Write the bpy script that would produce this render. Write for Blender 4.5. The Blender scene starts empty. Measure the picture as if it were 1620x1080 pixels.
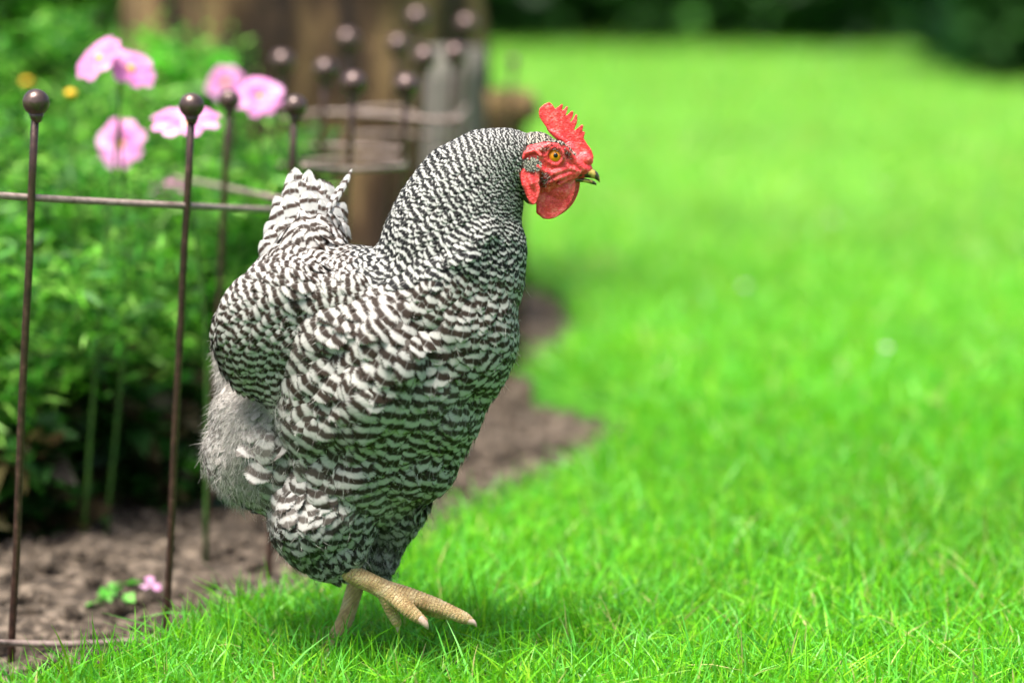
import bpy, math, random
import numpy as np
from mathutils import Vector, Matrix
from mathutils.bvhtree import BVHTree

R = math.radians
rng = np.random.default_rng(7)
random.seed(7)
S = bpy.context.scene
COL = S.collection

# ------------------------------------------------------------------ camera
CAM_H = 0.561
F_PX = 3825.0                      # 85 mm on a 36 mm sensor, 1620 px wide
PITCH = math.atan(590 / F_PX)
cam_d = bpy.data.cameras.new('camera')
cam = bpy.data.objects.new('camera', cam_d)
COL.objects.link(cam)
cam.location = (0, 0, CAM_H)
cam.rotation_euler = (R(90) - PITCH, 0, 0)
cam_d.lens = 85
cam_d.sensor_width = 36
cam_d.clip_start = 0.05
cam_d.clip_end = 400
cam_d.dof.use_dof = True
cam_d.dof.focus_distance = 1.925
cam_d.dof.aperture_fstop = 2.4
S.camera = cam

# ------------------------------------------------------------------ world and sun
SUN_EL, SUN_ROT = R(71), R(-140)
world = bpy.data.worlds.new("World")
S.world = world
world.use_nodes = True
wn = world.node_tree
bg = wn.nodes['Background']
sky = wn.nodes.new('ShaderNodeTexSky')
sky.sky_type = 'NISHITA'
sky.sun_disc = False
sky.sun_elevation = SUN_EL
sky.sun_rotation = SUN_ROT
sky.dust_density = 4
sky.air_density = 1.0
sky.ozone_density = 0.3
wn.links.new(sky.outputs[0], bg.inputs[0])
bg.inputs[1].default_value = 0.10
sun_d = bpy.data.lights.new('sun', 'SUN')
sun = bpy.data.objects.new('sun', sun_d)
COL.objects.link(sun)
sun_d.energy = 4.2
sun_d.angle = R(25)
sun_d.color = (1.0, 0.96, 0.9)
sdir = Vector((math.sin(SUN_ROT) * math.cos(SUN_EL), math.cos(SUN_ROT) * math.cos(SUN_EL), math.sin(SUN_EL)))
sun.rotation_euler = sdir.to_track_quat('Z', 'Y').to_euler()
S.view_settings.view_transform = 'Standard'
S.view_settings.look = 'None'
S.view_settings.exposure = 1.45
S.view_settings.gamma = 1.0
S.cycles.use_adaptive_sampling = True
S.cycles.adaptive_threshold = 0.02
S.cycles.max_bounces = 8
S.cycles.transparent_max_bounces = 24
S.cycles.diffuse_bounces = 4

# ------------------------------------------------------------------ helpers
CP, SP = math.cos(PITCH), math.sin(PITCH)
def P(px, py, Y):
    "point on the ground-distance Y that the photograph shows at px, py"
    a, b = (px - 810) / F_PX, (540 - py) / F_PX
    dy, dz = CP + b * SP, -SP + b * CP
    t = Y / dy
    return (a * t, Y, CAM_H + dz * t)
def G(px, py, z=0.0):
    a, b = (px - 810) / F_PX, (540 - py) / F_PX
    dy, dz = CP + b * SP, -SP + b * CP
    t = (z - CAM_H) / dz
    return (a * t, dy * t)
HY = 1.91                           # the hen's own distance
def H(p):
    "array of (px, py, depth) in 0.5 mm units at the hen -> world"
    p = np.asarray(p, float).reshape(-1, 3)
    a, b = (p[:, 0] - 810) / F_PX, (540 - p[:, 1]) / F_PX
    Y = HY + p[:, 2] * 0.0005
    dy, dz = CP + b * SP, -SP + b * CP
    t = Y / dy
    return np.stack([a * t, Y, CAM_H + dz * t], 1)
def unH(w):
    w = np.asarray(w, float).reshape(-1, 3)
    rz = w[:, 2] - CAM_H
    dep = w[:, 1] * CP - rz * SP
    up = w[:, 1] * SP + rz * CP
    return np.stack([810 + F_PX * w[:, 0] / dep, 540 - F_PX * up / dep, (w[:, 1] - HY) / 0.0005], 1)

def tag(o, label=None, cat=None, group=None, kind=None):
    if label: o['label'] = label
    if cat: o['category'] = cat
    if group: o['group'] = group
    if kind: o['kind'] = kind
    return o
def empty(name, loc=(0, 0, 0), parent=None):
    o = bpy.data.objects.new(name, None)
    o.empty_display_size = 0.02
    o.location = loc
    COL.objects.link(o)
    o.parent = parent
    return o
def mesh_obj(name, me, mat, parent=None, smooth=True):
    o = bpy.data.objects.new(name, me)
    COL.objects.link(o)
    if mat is not None and len(me.materials) == 0:
        me.materials.append(mat)
    if smooth:
        me.polygons.foreach_set('use_smooth', np.ones(len(me.polygons), bool))
    if parent is not None:
        o.parent = parent
        o.location = -Vector(parent.location)
    return o
def mk(name, v, f, mat, parent=None, smooth=True):
    me = bpy.data.meshes.new(name)
    me.from_pydata([tuple(x) for x in v], [], [tuple(x) for x in f])
    me.update()
    return mesh_obj(name, me, mat, parent, smooth)
def quads_mesh(name, V, F, uv=None, attrs=None):
    "fast numpy quad mesh"
    me = bpy.data.meshes.new(name)
    n, m = len(V), len(F)
    me.vertices.add(n)
    me.vertices.foreach_set('co', np.ascontiguousarray(V, np.float32).ravel())
    me.loops.add(m * 4)
    me.loops.foreach_set('vertex_index', np.ascontiguousarray(F, np.int32).ravel())
    me.polygons.add(m)
    me.polygons.foreach_set('loop_start', np.arange(0, m * 4, 4, dtype=np.int32))
    me.update(calc_edges=True)
    if uv is not None:
        l = me.uv_layers.new(name='UVMap')
        l.data.foreach_set('uv', np.ascontiguousarray(uv[F.ravel()], np.float32).ravel())
    for k, a in (attrs or {}).items():
        if a.ndim == 1:
            at = me.attributes.new(k, 'FLOAT', 'POINT')
            at.data.foreach_set('value', np.ascontiguousarray(a, np.float32))
        else:
            at = me.attributes.new(k, 'FLOAT_COLOR', 'POINT')
            c = np.ones((len(a), 4), np.float32); c[:, :3] = a
            at.data.foreach_set('color', c.ravel())
    me.validate()
    return me

class Raw:
    def __init__(s): s.v = []; s.f = []
    def add(s, v, f):
        o = len(s.v)
        s.v += [tuple(map(float, x)) for x in v]
        s.f += [tuple(i + o for i in x) for x in f]
    def ell(s, c, r, rot=0.0, tilt=0.0, seg=24, rings=14, conv=H):
        "ellipsoid in hen units, rot about the view axis in degrees, tilt about vertical"
        v = []; f = []
        for i in range(rings + 1):
            th = math.pi * i / rings
            for j in range(seg):
                ph = 2 * math.pi * j / seg
                v.append((math.sin(th) * math.cos(ph) * r[0], math.cos(th) * r[1], math.sin(th) * math.sin(ph) * r[2]))
        for i in range(rings):
            for j in range(seg):
                f.append((i * seg + j, i * seg + (j + 1) % seg, (i + 1) * seg + (j + 1) % seg, (i + 1) * seg + j))
        v = np.array(v)
        ct, st = math.cos(R(tilt)), math.sin(R(tilt))
        v = np.stack([v[:, 0] * ct - v[:, 2] * st, v[:, 1], v[:, 0] * st + v[:, 2] * ct], 1)
        cr, sr = math.cos(R(rot)), math.sin(R(rot))
        v = np.stack([v[:, 0] * cr - v[:, 1] * sr, v[:, 0] * sr + v[:, 1] * cr, v[:, 2]], 1) + np.array(c)
        s.add(conv(v) if conv else v, f)
    def tube(s, pts, rad, seg=10, conv=None, cap=True, flat=1.0):
        pts = np.array(pts, float)
        if conv: pts = conv(pts)
        n = len(pts)
        if np.isscalar(rad): rad = [rad] * n
        v = []; f = []
        up = None
        for i in range(n):
            a = pts[max(i - 1, 0)]; b = pts[min(i + 1, n - 1)]
            t = Vector(b - a).normalized()
            if up is None: up = t.orthogonal().normalized()
            up = (up - t * up.dot(t)).normalized()
            sd = t.cross(up)
            for j in range(seg):
                an = 2 * math.pi * j / seg
                v.append(Vector(pts[i]) + (up * math.cos(an) * flat + sd * math.sin(an)) * rad[i])
        for i in range(n - 1):
            for j in range(seg):
                f.append((i * seg + j, i * seg + (j + 1) % seg, (i + 1) * seg + (j + 1) % seg, (i + 1) * seg + j))
        if cap:
            f.append(tuple(range(seg))[::-1]); f.append(tuple((n - 1) * seg + j for j in range(seg)))
        s.add(v, f)
    def limb(s, pts, rad, conv=H):
        "rounded tapered limb: tube with balls at its joints; radii in hen units"
        s.tube(pts, [r * 0.0005 for r in rad], 14, conv)
        for p, r in zip(pts, rad): s.ell(p, (r, r, r), seg=14, rings=8)
    def prism(s, outl, d0, d1, conv=H, rnd=False):
        if rnd:     # rounded closed outline
            q_ = np.array(outl, float); m_ = len(q_); o_ = []
            for i in range(m_):
                a_, b_, c_, e_ = q_[(i - 1) % m_], q_[i], q_[(i + 1) % m_], q_[(i + 2) % m_]
                for t in (0, .25, .5, .75): o_.append(tuple(.5 * (2 * b_ + (c_ - a_) * t + (2 * a_ - 5 * b_ + 4 * c_ - e_) * t * t + (3 * b_ - 3 * c_ + e_ - a_) * t ** 3)))
            outl = o_
        n = len(outl)
        v = [(x, y, d0) for x, y in outl] + [(x, y, d1) for x, y in outl]
        f = [tuple(range(n)), tuple(range(2 * n - 1, n - 1, -1))]
        for i in range(n): f.append((i, n + i, n + (i + 1) % n, (i + 1) % n))
        s.add(conv(v) if conv else v, f)
    def obj(s, name, mat, parent=None, smooth=True): return mk(name, s.v, s.f, mat, parent, smooth)
    def solid(s, voxel, it=0, fac=0.5):
        "voxel-union of everything collected, then smoothed"
        me = bpy.data.meshes.new('raw'); me.from_pydata(s.v, [], s.f); me.update()
        o = bpy.data.objects.new('raw', me); COL.objects.link(o)
        m = o.modifiers.new('r', 'REMESH'); m.mode = 'VOXEL'; m.voxel_size = voxel
        if it:
            m = o.modifiers.new('s', 'SMOOTH'); m.iterations = it; m.factor = fac
        dg = bpy.context.evaluated_depsgraph_get()
        dg.update()
        out = bpy.data.meshes.new_from_object(o.evaluated_get(dg))
        bpy.data.objects.remove(o); bpy.data.meshes.remove(me)
        return out

def smooth_path(pts, k=6):
    "Catmull-Rom through pts"
    p = np.array(pts, float); p = np.vstack([2 * p[0] - p[1], p, 2 * p[-1] - p[-2]])
    out = []
    for i in range(1, len(p) - 2):
        for t in np.linspace(0, 1, k, endpoint=False):
            out.append(0.5 * (2 * p[i] + (p[i + 1] - p[i - 1]) * t + (2 * p[i - 1] - 5 * p[i] + 4 * p[i + 1] - p[i + 2]) * t * t + (3 * p[i] - 3 * p[i + 1] + p[i + 2] - p[i - 1]) * t ** 3))
    out.append(p[-2])
    return np.array(out)

# ------------------------------------------------------------------ materials
class NT:
    def __init__(s, name):
        s.m = bpy.data.materials.new(name); s.m.use_nodes = True
        s.t = s.m.node_tree; s.b = s.t.nodes['Principled BSDF']; s.out = s.t.nodes['Material Output']
    def n(s, kind, **kw):
        nd = s.t.nodes.new(kind)
        for k, v in kw.items():
            if k.startswith('i_'):
                nd.inputs[k[2:].replace('_', ' ')].default_value = v
            else: setattr(nd, k, v)
        return nd
    def l(s, a, b): s.t.links.new(a, b)
    def val(s, x, sock):
        if isinstance(x, (int, float)): sock.default_value = x
        else: s.l(x, sock)
    def math(s, op, a, b=0.0, c=0.0, clamp=False):
        nd = s.n('ShaderNodeMath', operation=op); nd.use_clamp = clamp
        s.val(a, nd.inputs[0]); s.val(b, nd.inputs[1]); s.val(c, nd.inputs[2])
        return nd.outputs[0]
    def mix(s, f, a, b, mode='MIX'):
        nd = s.n('ShaderNodeMix', data_type='RGBA', blend_type=mode)
        s.val(f, nd.inputs[0])
        for x, k in ((a, 6), (b, 7)):
            if isinstance(x, tuple): nd.inputs[k].default_value = (*x, 1)
            else: s.l(x, nd.inputs[k])
        return nd.outputs[2]
    def noise(s, scale, detail=4, rough=0.55, vec=None):
        nd = s.n('ShaderNodeTexNoise'); nd.inputs['Scale'].default_value = scale
        nd.inputs['Detail'].default_value = detail; nd.inputs['Roughness'].default_value = rough
        if vec is not None: s.l(vec, nd.inputs['Vector'])
        return nd.outputs['Fac']
    def ramp(s, f, stops):
        nd = s.n('ShaderNodeValToRGB'); cr = nd.color_ramp
        while len(cr.elements) < len(stops): cr.elements.new(0.5)
        for e, (p, c) in zip(cr.elements, stops): e.position = p; e.color = (*c, 1)
        s.l(f, nd.inputs[0]); return nd.outputs[0]
    def rng(s, f, a, b, c=0.0, d=1.0, smooth=True):
        nd = s.n('ShaderNodeMapRange'); nd.interpolation_type = 'SMOOTHSTEP' if smooth else 'LINEAR'
        s.l(f, nd.inputs[0])
        for i, x in enumerate((a, b, c, d)): nd.inputs[i + 1].default_value = x
        return nd.outputs[0]
    def bump(s, h, strength, dist):
        nd = s.n('ShaderNodeBump'); nd.inputs['Strength'].default_value = strength; nd.inputs['Distance'].default_value = dist
        s.l(h, nd.inputs['Height']); s.l(nd.outputs[0], s.b.inputs['Normal']); return nd.outputs[0]
    def obj(s): return s.n('ShaderNodeTexCoord').outputs['Object']
    def attr(s, name, which='Fac'): 
        return s.n('ShaderNodeAttribute', attribute_name=name).outputs[which]
    def set(s, **kw):
        for k, v in kw.items():
            nm = k.replace('_', ' ')
            s.b.inputs[nm].default_value = (*v, 1) if isinstance(v, tuple) and len(v) == 3 and nm not in ('Subsurface Radius',) else v
        return s

def mat_noise(name, stops, scale, rough=0.8, bump=0.4, bdist=0.003, detail=6, stretch=None, spec=0.3, bscale=None, metal=0.0, trans=0.0):
    t = NT(name); co = t.obj()
    if stretch:
        mp = t.n('ShaderNodeMapping'); mp.inputs['Scale'].default_value = stretch
        t.l(co, mp.inputs[0]); co = mp.outputs[0]
    nz = t.noise(scale, detail, 0.6, co)
    t.l(t.ramp(nz, stops), t.b.inputs['Base Color'])
    t.set(Roughness=rough, Metallic=metal); t.b.inputs['Specular IOR Level'].default_value = spec
    if bump: t.bump(t.noise(bscale or scale * 2.5, 6, 0.65, co), bump, bdist)
    return t.m

def feather_mat(name, dark, white, down, lo=-0.62, hi=0.82, tip0=0.62, tipk=2.6):
    t = NT(name)
    uv = t.n('ShaderNodeUVMap', uv_map='UVMap').outputs[0]
    sp = t.n('ShaderNodeSeparateXYZ'); t.l(uv, sp.inputs[0])
    u = t.math('MULTIPLY_ADD', sp.outputs[0], 2.0, -1.0)
    au = t.math('ABSOLUTE', u); v = sp.outputs[1]
    ph = t.attr('phase'); rnd = t.attr('rnd'); fl = t.attr('fluff'); sc = t.attr('size')
    # barb coordinate: barbs leave the shaft and sweep to the tip
    bc = t.math('SUBTRACT', v, t.math('MULTIPLY', au, 0.35))
    cv = t.n('ShaderNodeCombineXYZ')
    t.l(t.math('MULTIPLY_ADD', bc, t.math('MULTIPLY', sc, 1.0), t.math('MULTIPLY', rnd, 57.0)), cv.inputs[0])
    t.l(t.math('MULTIPLY', au, 1.3), cv.inputs[1]); t.l(t.math('MULTIPLY', rnd, 31.0), cv.inputs[2])
    streak = t.noise(1.0, 3, 0.6, cv.outputs[0])
    cv2 = t.n('ShaderNodeCombineXYZ')
    t.l(t.math('MULTIPLY', u, 1.4), cv2.inputs[0]); t.l(t.math('MULTIPLY', v, 2.2), cv2.inputs[1]); t.l(t.math('MULTIPLY', rnd, 91.0), cv2.inputs[2])
    blot = t.noise(1.0, 2, 0.5, cv2.outputs[0])
    p2 = t.math('ADD', ph, t.math('MULTIPLY', t.math('SUBTRACT', blot, 0.5), 0.6))
    p2 = t.math('ADD', p2, t.math('MULTIPLY', t.math('MULTIPLY', au, au), 0.26))
    p2 = t.math('ADD', p2, t.math('MULTIPLY', t.math('SUBTRACT', streak, 0.5), 0.14))
    w = t.math('SINE', t.math('MULTIPLY', p2, 2 * math.pi))
    p_ = 0
    bar = t.rng(w, lo, hi)
    c = t.mix(bar, dark, white)
    grey = t.rng(fl, 0.0, 1.0, 0.0, 0.96, False)
    c = t.mix(grey, c, down)
    k = t.rng(streak, 0.25, 0.75, 0.78, 1.14, False)
    cc = t.n('ShaderNodeCombineColor')
    for i in range(3): t.l(k, cc.inputs[i])
    c = t.mix(1.0, c, cc.outputs[0], 'MULTIPLY')
    # pale shaft
    sh = t.rng(au, 0.02, 0.07, 0.22, 0.0)
    c = t.mix(sh, c, white)
    t.l(c, t.b.inputs['Base Color'])
    t.set(Roughness=0.62); t.b.inputs['Specular IOR Level'].default_value = 0.15
    t.bump(streak, 0.35, 0.0006)
    # frayed rim
    tip = t.math('MULTIPLY', t.math('MAXIMUM', t.math('SUBTRACT', v, tip0), 0.0), tipk)
    m = t.math('ADD', t.math('MULTIPLY', au, au), t.math('MULTIPLY', tip, tip))
    m = t.math('ADD', m, t.math('MULTIPLY', t.math('SUBTRACT', streak, 0.5), 2.0))
    al = t.rng(m, 0.50, 1.12, 1.0, 0.0)
    tr = t.n('ShaderNodeBsdfTransparent'); ts = t.n('ShaderNodeBsdfTranslucent'); t.l(c, ts.inputs[0])
    m1 = t.n('ShaderNodeMixShader'); m1.inputs[0].default_value = 0.12; t.l(t.b.outputs[0], m1.inputs[1]); t.l(ts.outputs[0], m1.inputs[2])
    m2 = t.n('ShaderNodeMixShader'); t.l(al, m2.inputs[0]); t.l(tr.outputs[0], m2.inputs[1]); t.l(m1.outputs[0], m2.inputs[2])
    t.l(m2.outputs[0], t.out.inputs[0])
    return t.m

def leaf_mat(name, rough=0.45, trans=0.35, attr='col', spec=0.4):
    t = NT(name); c = t.attr(attr, 'Color')
    t.l(c, t.b.inputs['Base Color']); t.set(Roughness=rough); t.b.inputs['Specular IOR Level'].default_value = spec
    ts = t.n('ShaderNodeBsdfTranslucent'); t.l(c, ts.inputs[0])
    m1 = t.n('ShaderNodeMixShader'); m1.inputs[0].default_value = trans
    t.l(t.b.outputs[0], m1.inputs[1]); t.l(ts.outputs[0], m1.inputs[2]); t.l(m1.outputs[0], t.out.inputs[0])
    return t.m

M = {}
M['feather'] = feather_mat('barred_feather', (0.027, 0.017, 0.0115), (0.385, 0.368, 0.342), (0.33, 0.30, 0.27))
M['thigh'] = feather_mat('thigh_feather', (0.012, 0.008, 0.006), (0.36, 0.35, 0.33), (0.13, 0.12, 0.105))
M['tail_feather'] = feather_mat('tail_feather', (0.055, 0.036, 0.028), (0.46, 0.445, 0.425), (0.30, 0.28, 0.27), -0.85, 0.1, 0.8, 3.8)
M['crown'] = feather_mat('crown_feather', (0.006, 0.005, 0.005), (0.44, 0.40, 0.33), (0.3, 0.28, 0.26), -0.2, 0.6)
M['hackle'] = feather_mat('barred_hackle', (0.006, 0.0055, 0.0055), (0.38, 0.375, 0.35), (0.3, 0.28, 0.26), -0.38, 0.95)
M['grass'] = leaf_mat('grass_blade', 0.40, 0.42, spec=0.32)
M['leaf'] = leaf_mat('leaf', 0.5, 0.35)
M['soil'] = mat_noise('soil', [(0.32, (0.011, 0.007, 0.004)), (0.5, (0.060, 0.044, 0.030)), (0.68, (0.22, 0.17, 0.125))], 60, 0.95, 0.9, 0.006)
M['lawn'] = mat_noise('lawn_floor', [(0.35, (0.02, 0.11, 0.003)), (0.65, (0.05, 0.20, 0.005))], 9, 0.9, 0.3)  # floor colour kept dark to paint the shaded gaps between blades
M['rust'] = mat_noise('rusty_iron', [(0.3, (0.022, 0.012, 0.009)), (0.55, (0.055, 0.027, 0.019)), (0.75, (0.11, 0.06, 0.045))], 160, 0.36, 0.4, 0.0006, metal=0.35, spec=0.5)
M['rail'] = mat_noise('grey_rusty_rail', [(0.3, (0.10, 0.065, 0.05)), (0.7, (0.30, 0.23, 0.20))], 120, 0.5, 0.5, 0.0006, spec=0.5)  # rust colour paled to paint the light falling on the rail tops
M['ball'] = mat_noise('worn_iron_ball', [(0.3, (0.035, 0.019, 0.014)), (0.6, (0.09, 0.052, 0.043)), (0.8, (0.15, 0.095, 0.085))], 120, 0.34, 0.3, 0.0006, metal=0.5, spec=0.8)
M['bark'] = mat_noise('bark', [(0.40, (0.008, 0.005, 0.003)), (0.5, (0.055, 0.032, 0.014)), (0.60, (0.20, 0.13, 0.055))], 9, 0.95, 1.0, 0.02, stretch=(1, 1, 0.25))
M['greywood'] = mat_noise('weathered_wood', [(0.3, (0.05, 0.045, 0.036)), (0.7, (0.15, 0.14, 0.115))], 12, 0.9, 0.6, 0.004, stretch=(1, 1, 0.15))
M['stem'] = mat_noise('green_stem', [(0.3, (0.02, 0.07, 0.008)), (0.7, (0.05, 0.12, 0.015))], 40, 0.6, 0.0)
M['petal'] = leaf_mat('pink_petal', 0.5, 0.4)
M['yellow'] = mat_noise('yellow_centre', [(0.3, (0.55, 0.30, 0.02)), (0.7, (0.8, 0.5, 0.03))], 400, 0.8, 0.5, 0.0005)
M['horn'] = mat_noise('claw_horn', [(0.3, (0.42, 0.28, 0.20)), (0.7, (0.62, 0.45, 0.36))], 300, 0.4, 0.1, 0.0002)

def flesh():
    t = NT('red_skin'); co = t.obj()
    n1 = t.noise(210, 6, 0.7, co)
    c = t.ramp(n1, [(0.32, (0.46, 0.014, 0.02)), (0.5, (0.76, 0.045, 0.05)), (0.68, (0.90, 0.20, 0.18))])
    t.l(c, t.b.inputs['Base Color']); t.set(Roughness=0.40)
    t.b.inputs['Specular IOR Level'].default_value = 0.5
    t.b.inputs['Subsurface Weight'].default_value = 0.10
    t.b.inputs['Subsurface Radius'].default_value = (1.0, 0.25, 0.2)
    t.b.inputs['Subsurface Scale'].default_value = 0.003
    vo = t.n('ShaderNodeTexVoronoi'); vo.inputs['Scale'].default_value = 620; t.l(co, vo.inputs['Vector'])
    h = t.math('ADD', t.math('MULTIPLY', vo.outputs['Distance'], 0.6), t.math('MULTIPLY', t.noise(420, 5, 0.6, co), 1.4))
    t.bump(h, 0.7, 0.0009)
    return t.m
M['flesh'] = flesh()

def legmat():
    t = NT('scaly_leg'); co = t.obj()
    n1 = t.noise(90, 5, 0.6, co)
    c = t.ramp(n1, [(0.3, (0.36, 0.225, 0.085)), (0.5, (0.55, 0.385, 0.165)), (0.7, (0.70, 0.56, 0.32))])
    # dusky patches on top of the shank and toes
    n2 = t.noise(55, 3, 0.6, co)
    c = t.mix(t.rng(n2, 0.60, 0.72, 0.0, 0.55), c, (0.16, 0.10, 0.05))
    vo = t.n('ShaderNodeTexVoronoi'); vo.feature = 'DISTANCE_TO_EDGE'; vo.inputs['Scale'].default_value = 520; t.l(co, vo.inputs['Vector'])
    e = t.rng(vo.outputs['Distance'], 0.0, 0.12)
    c = t.mix(t.math('MULTIPLY', t.math('SUBTRACT', 1.0, e), 0.35), c, (0.25, 0.13, 0.05))
    sx_ = t.n('ShaderNodeSeparateXYZ'); t.l(co, sx_.inputs[0])
    g = t.math('SUBTRACT', t.math('MULTIPLY', sx_.outputs[0], 0.78), t.math('MULTIPLY', sx_.outputs[2], 0.62))
    g = t.math('ADD', g, t.math('MULTIPLY', t.noise(70, 3, 0.5, co), 0.006))
    bd_ = t.math('FRACT', t.math('MULTIPLY', g, 360.0))
    bl = t.rng(bd_, 0.0, 0.35)
    c = t.mix(t.math('MULTIPLY', t.math('SUBTRACT', 1.0, bl), 0.6), c, (0.22, 0.11, 0.045))
    e = t.math('ADD', e, t.math('MULTIPLY', bl, 1.5))
    t.l(c, t.b.inputs['Base Color']); t.set(Roughness=0.5)
    t.b.inputs['Subsurface Weight'].default_value = 0.03
    t.b.inputs['Subsurface Scale'].default_value = 0.002
    t.bump(t.math('ADD', e, t.math('MULTIPLY', t.noise(300, 4, 0.6, co), 0.5)), 0.8, 0.0008)
    return t.m
M['leg'] = legmat()

def beakmat():
    t = NT('horn_beak'); co = t.obj()
    n1 = t.noise(130, 2, 0.5, co)
    c = t.ramp(n1, [(0.45, (0.035, 0.028, 0.018)), (0.52, (0.36, 0.24, 0.05)), (0.7, (0.56, 0.42, 0.12))])
    t.l(c, t.b.inputs['Base Color']); t.set(Roughness=0.28)
    t.bump(t.noise(500, 3, 0.5, co), 0.15, 0.0003)
    return t.m
M['beak'] = beakmat()

def plain(name, col, rough=0.3, spec=0.5, coat=0.0):
    t = NT(name); co = t.obj()
    nz = t.noise(900, 3, 0.6, co)
    t.l(t.ramp(nz, [(0.35, tuple(x * 0.75 for x in col)), (0.65, col)]), t.b.inputs['Base Color'])
    t.set(Roughness=rough); t.b.inputs['Specular IOR Level'].default_value = spec; t.b.inputs['Coat Weight'].default_value = coat
    return t.m
M['iris'] = plain('amber_iris', (0.85, 0.27, 0.01), 0.25, 0.35, 0.0)
M['pupil'] = plain('black_pupil', (0.004, 0.004, 0.004), 0.12, 0.5, 0.0)
M['underdown'] = plain('underdown', (0.10, 0.085, 0.075), 0.95, 0.05)
M['stone'] = mat_noise('pebble', [(0.3, (0.16, 0.13, 0.11)), (0.7, (0.36, 0.31, 0.27))], 30, 0.9, 0.5, 0.002)

# ------------------------------------------------------------------ ground plan
BED_PX = [(-700, 1500), (-300, 1200), (-40, 1125), (60, 1085), (150, 1062), (300, 1012), (400, 965), (490, 950), (580, 915), (690, 865), (780, 815), (870, 775), (950, 725), (1000, 680), (985, 642), (910, 616), (830, 600)]
bed = [G(*p) for p in BED_PX] + [(0.12, 3.75), (0.10, 4.3), (-0.1, 4.8), (-1.0, 5.2), (-3.5, 5.4), (-3.5, 1.2)]
bed = np.array(bed)
def in_bed(x, y):
    x = np.asarray(x); y = np.asarray(y)
    c = np.zeros(x.shape, bool)
    n = len(bed)
    for i in range(n):
        x1, y1 = bed[i]; x2, y2 = bed[(i + 1) % n]
        if y1 == y2: continue
        k = ((y1 > y) != (y2 > y)) & (x < (x2 - x1) * (y - y1) / (y2 - y1) + x1)
        c ^= k
    return c
def wob(x, y, s, seed=0):
    return (np.sin(x * s * 1.3 + seed) * np.cos(y * s * 1.1 + seed * 2.1) + 0.5 * np.sin(x * s * 2.7 + y * s * 1.9 + seed * 3.3) + 0.3 * np.sin(y * s * 4.7 - x * s * 3.1 + seed)) / 1.8

def build_ground():
    xs = np.arange(-2.2, 1.0, 0.018); ys = np.arange(1.2, 5.6, 0.018)
    X, Y = np.meshgrid(xs, ys)
    r2 = np.random.default_rng(3)
    Z = -0.032 + 0.008 * wob(X, Y, 14, 1) + 0.007 * wob(X, Y, 33, 2) + r2.uniform(-0.004, 0.004, X.shape)
    V = np.stack([X, Y, Z], -1).reshape(-1, 3)
    nx, ny = len(xs), len(ys)
    i, j = np.meshgrid(np.arange(nx - 1), np.arange(ny - 1))
    a = (j * nx + i).ravel()
    F = np.stack([a, a + 1, a + 1 + nx, a + nx], 1)
    # only keep the soil near the bed: the lawn covers the rest
    me = quads_mesh('garden_soil', V, F)
    tag(mesh_obj('garden_soil', me, M['soil']), kind='structure')
    # lawn sheet: fine near the bed edge, large cells out to the horizon, with a turf edge down into the bed
    def ax(lo, hi, far):
        a = list(np.arange(lo, hi, 0.03)); s = 0.05; x = a[-1]
        while x < far: x += s; s *= 1.25; a.append(x)
        return a
    xp = ax(0, 1.6, 90)
    gx = np.array(sorted([-v for v in ax(0.03, 2.4, 90)] + xp)); gy = np.array([-60, -20, -8, -3, -1, 0, 0.6] + ax(1.0, 5.5, 160))
    X, Y = np.meshgrid(gx, gy)
    Z = 0.004 * wob(X, Y, 3, 5)
    far = np.clip((Y - 14) / 20, 0, 1)
    Z = Z + 0.0 * far
    V = np.stack([X, Y, Z], -1).reshape(-1, 3)
    nx = len(gx)
    cx = (gx[1:] + gx[:-1]) / 2; cy = (gy[1:] + gy[:-1]) / 2
    CX, CY = np.meshgrid(cx, cy)
    keep = ~in_bed(CX, CY)
    jj, ii = np.nonzero(keep)
    a = jj * nx + ii
    F = [tuple(q) for q in np.stack([a, a + 1, a + 1 + nx, a + nx], 1)]
    V = [tuple(v) for v in V]
    # skirt
    edges = {}
    for f in F:
        for k in range(4):
            e = (f[k], f[(k + 1) % 4])
            if (e[1], e[0]) in edges: del edges[(e[1], e[0])]
            else: edges[e] = 1
    for (p, q) in list(edges):
        if abs(V[p][0]) > 80 or abs(V[q][0]) > 80 or V[p][1] > 150 or V[p][1] < -50: continue
        n0 = len(V)
        V.append((V[p][0], V[p][1], -0.06)); V.append((V[q][0], V[q][1], -0.06))
        F.append((q, p, n0, n0 + 1))
    tag(mk('lawn', V, F, M['lawn']), kind='structure')
build_ground()

# ------------------------------------------------------------------ feathers
def field(tab):
    tab = np.array(tab, float)
    tab[:, 2:4] /= np.linalg.norm(tab[:, 2:4], axis=1)[:, None]
    def f(px, py):
        d2 = (px[:, None] - tab[None, :, 0]) ** 2 + (py[:, None] - tab[None, :, 1]) ** 2 + 150.0
        w = 1.0 / d2 ** 1.6
        w /= w.sum(1)[:, None]
        return w @ tab[:, 2:]
    return f

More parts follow.
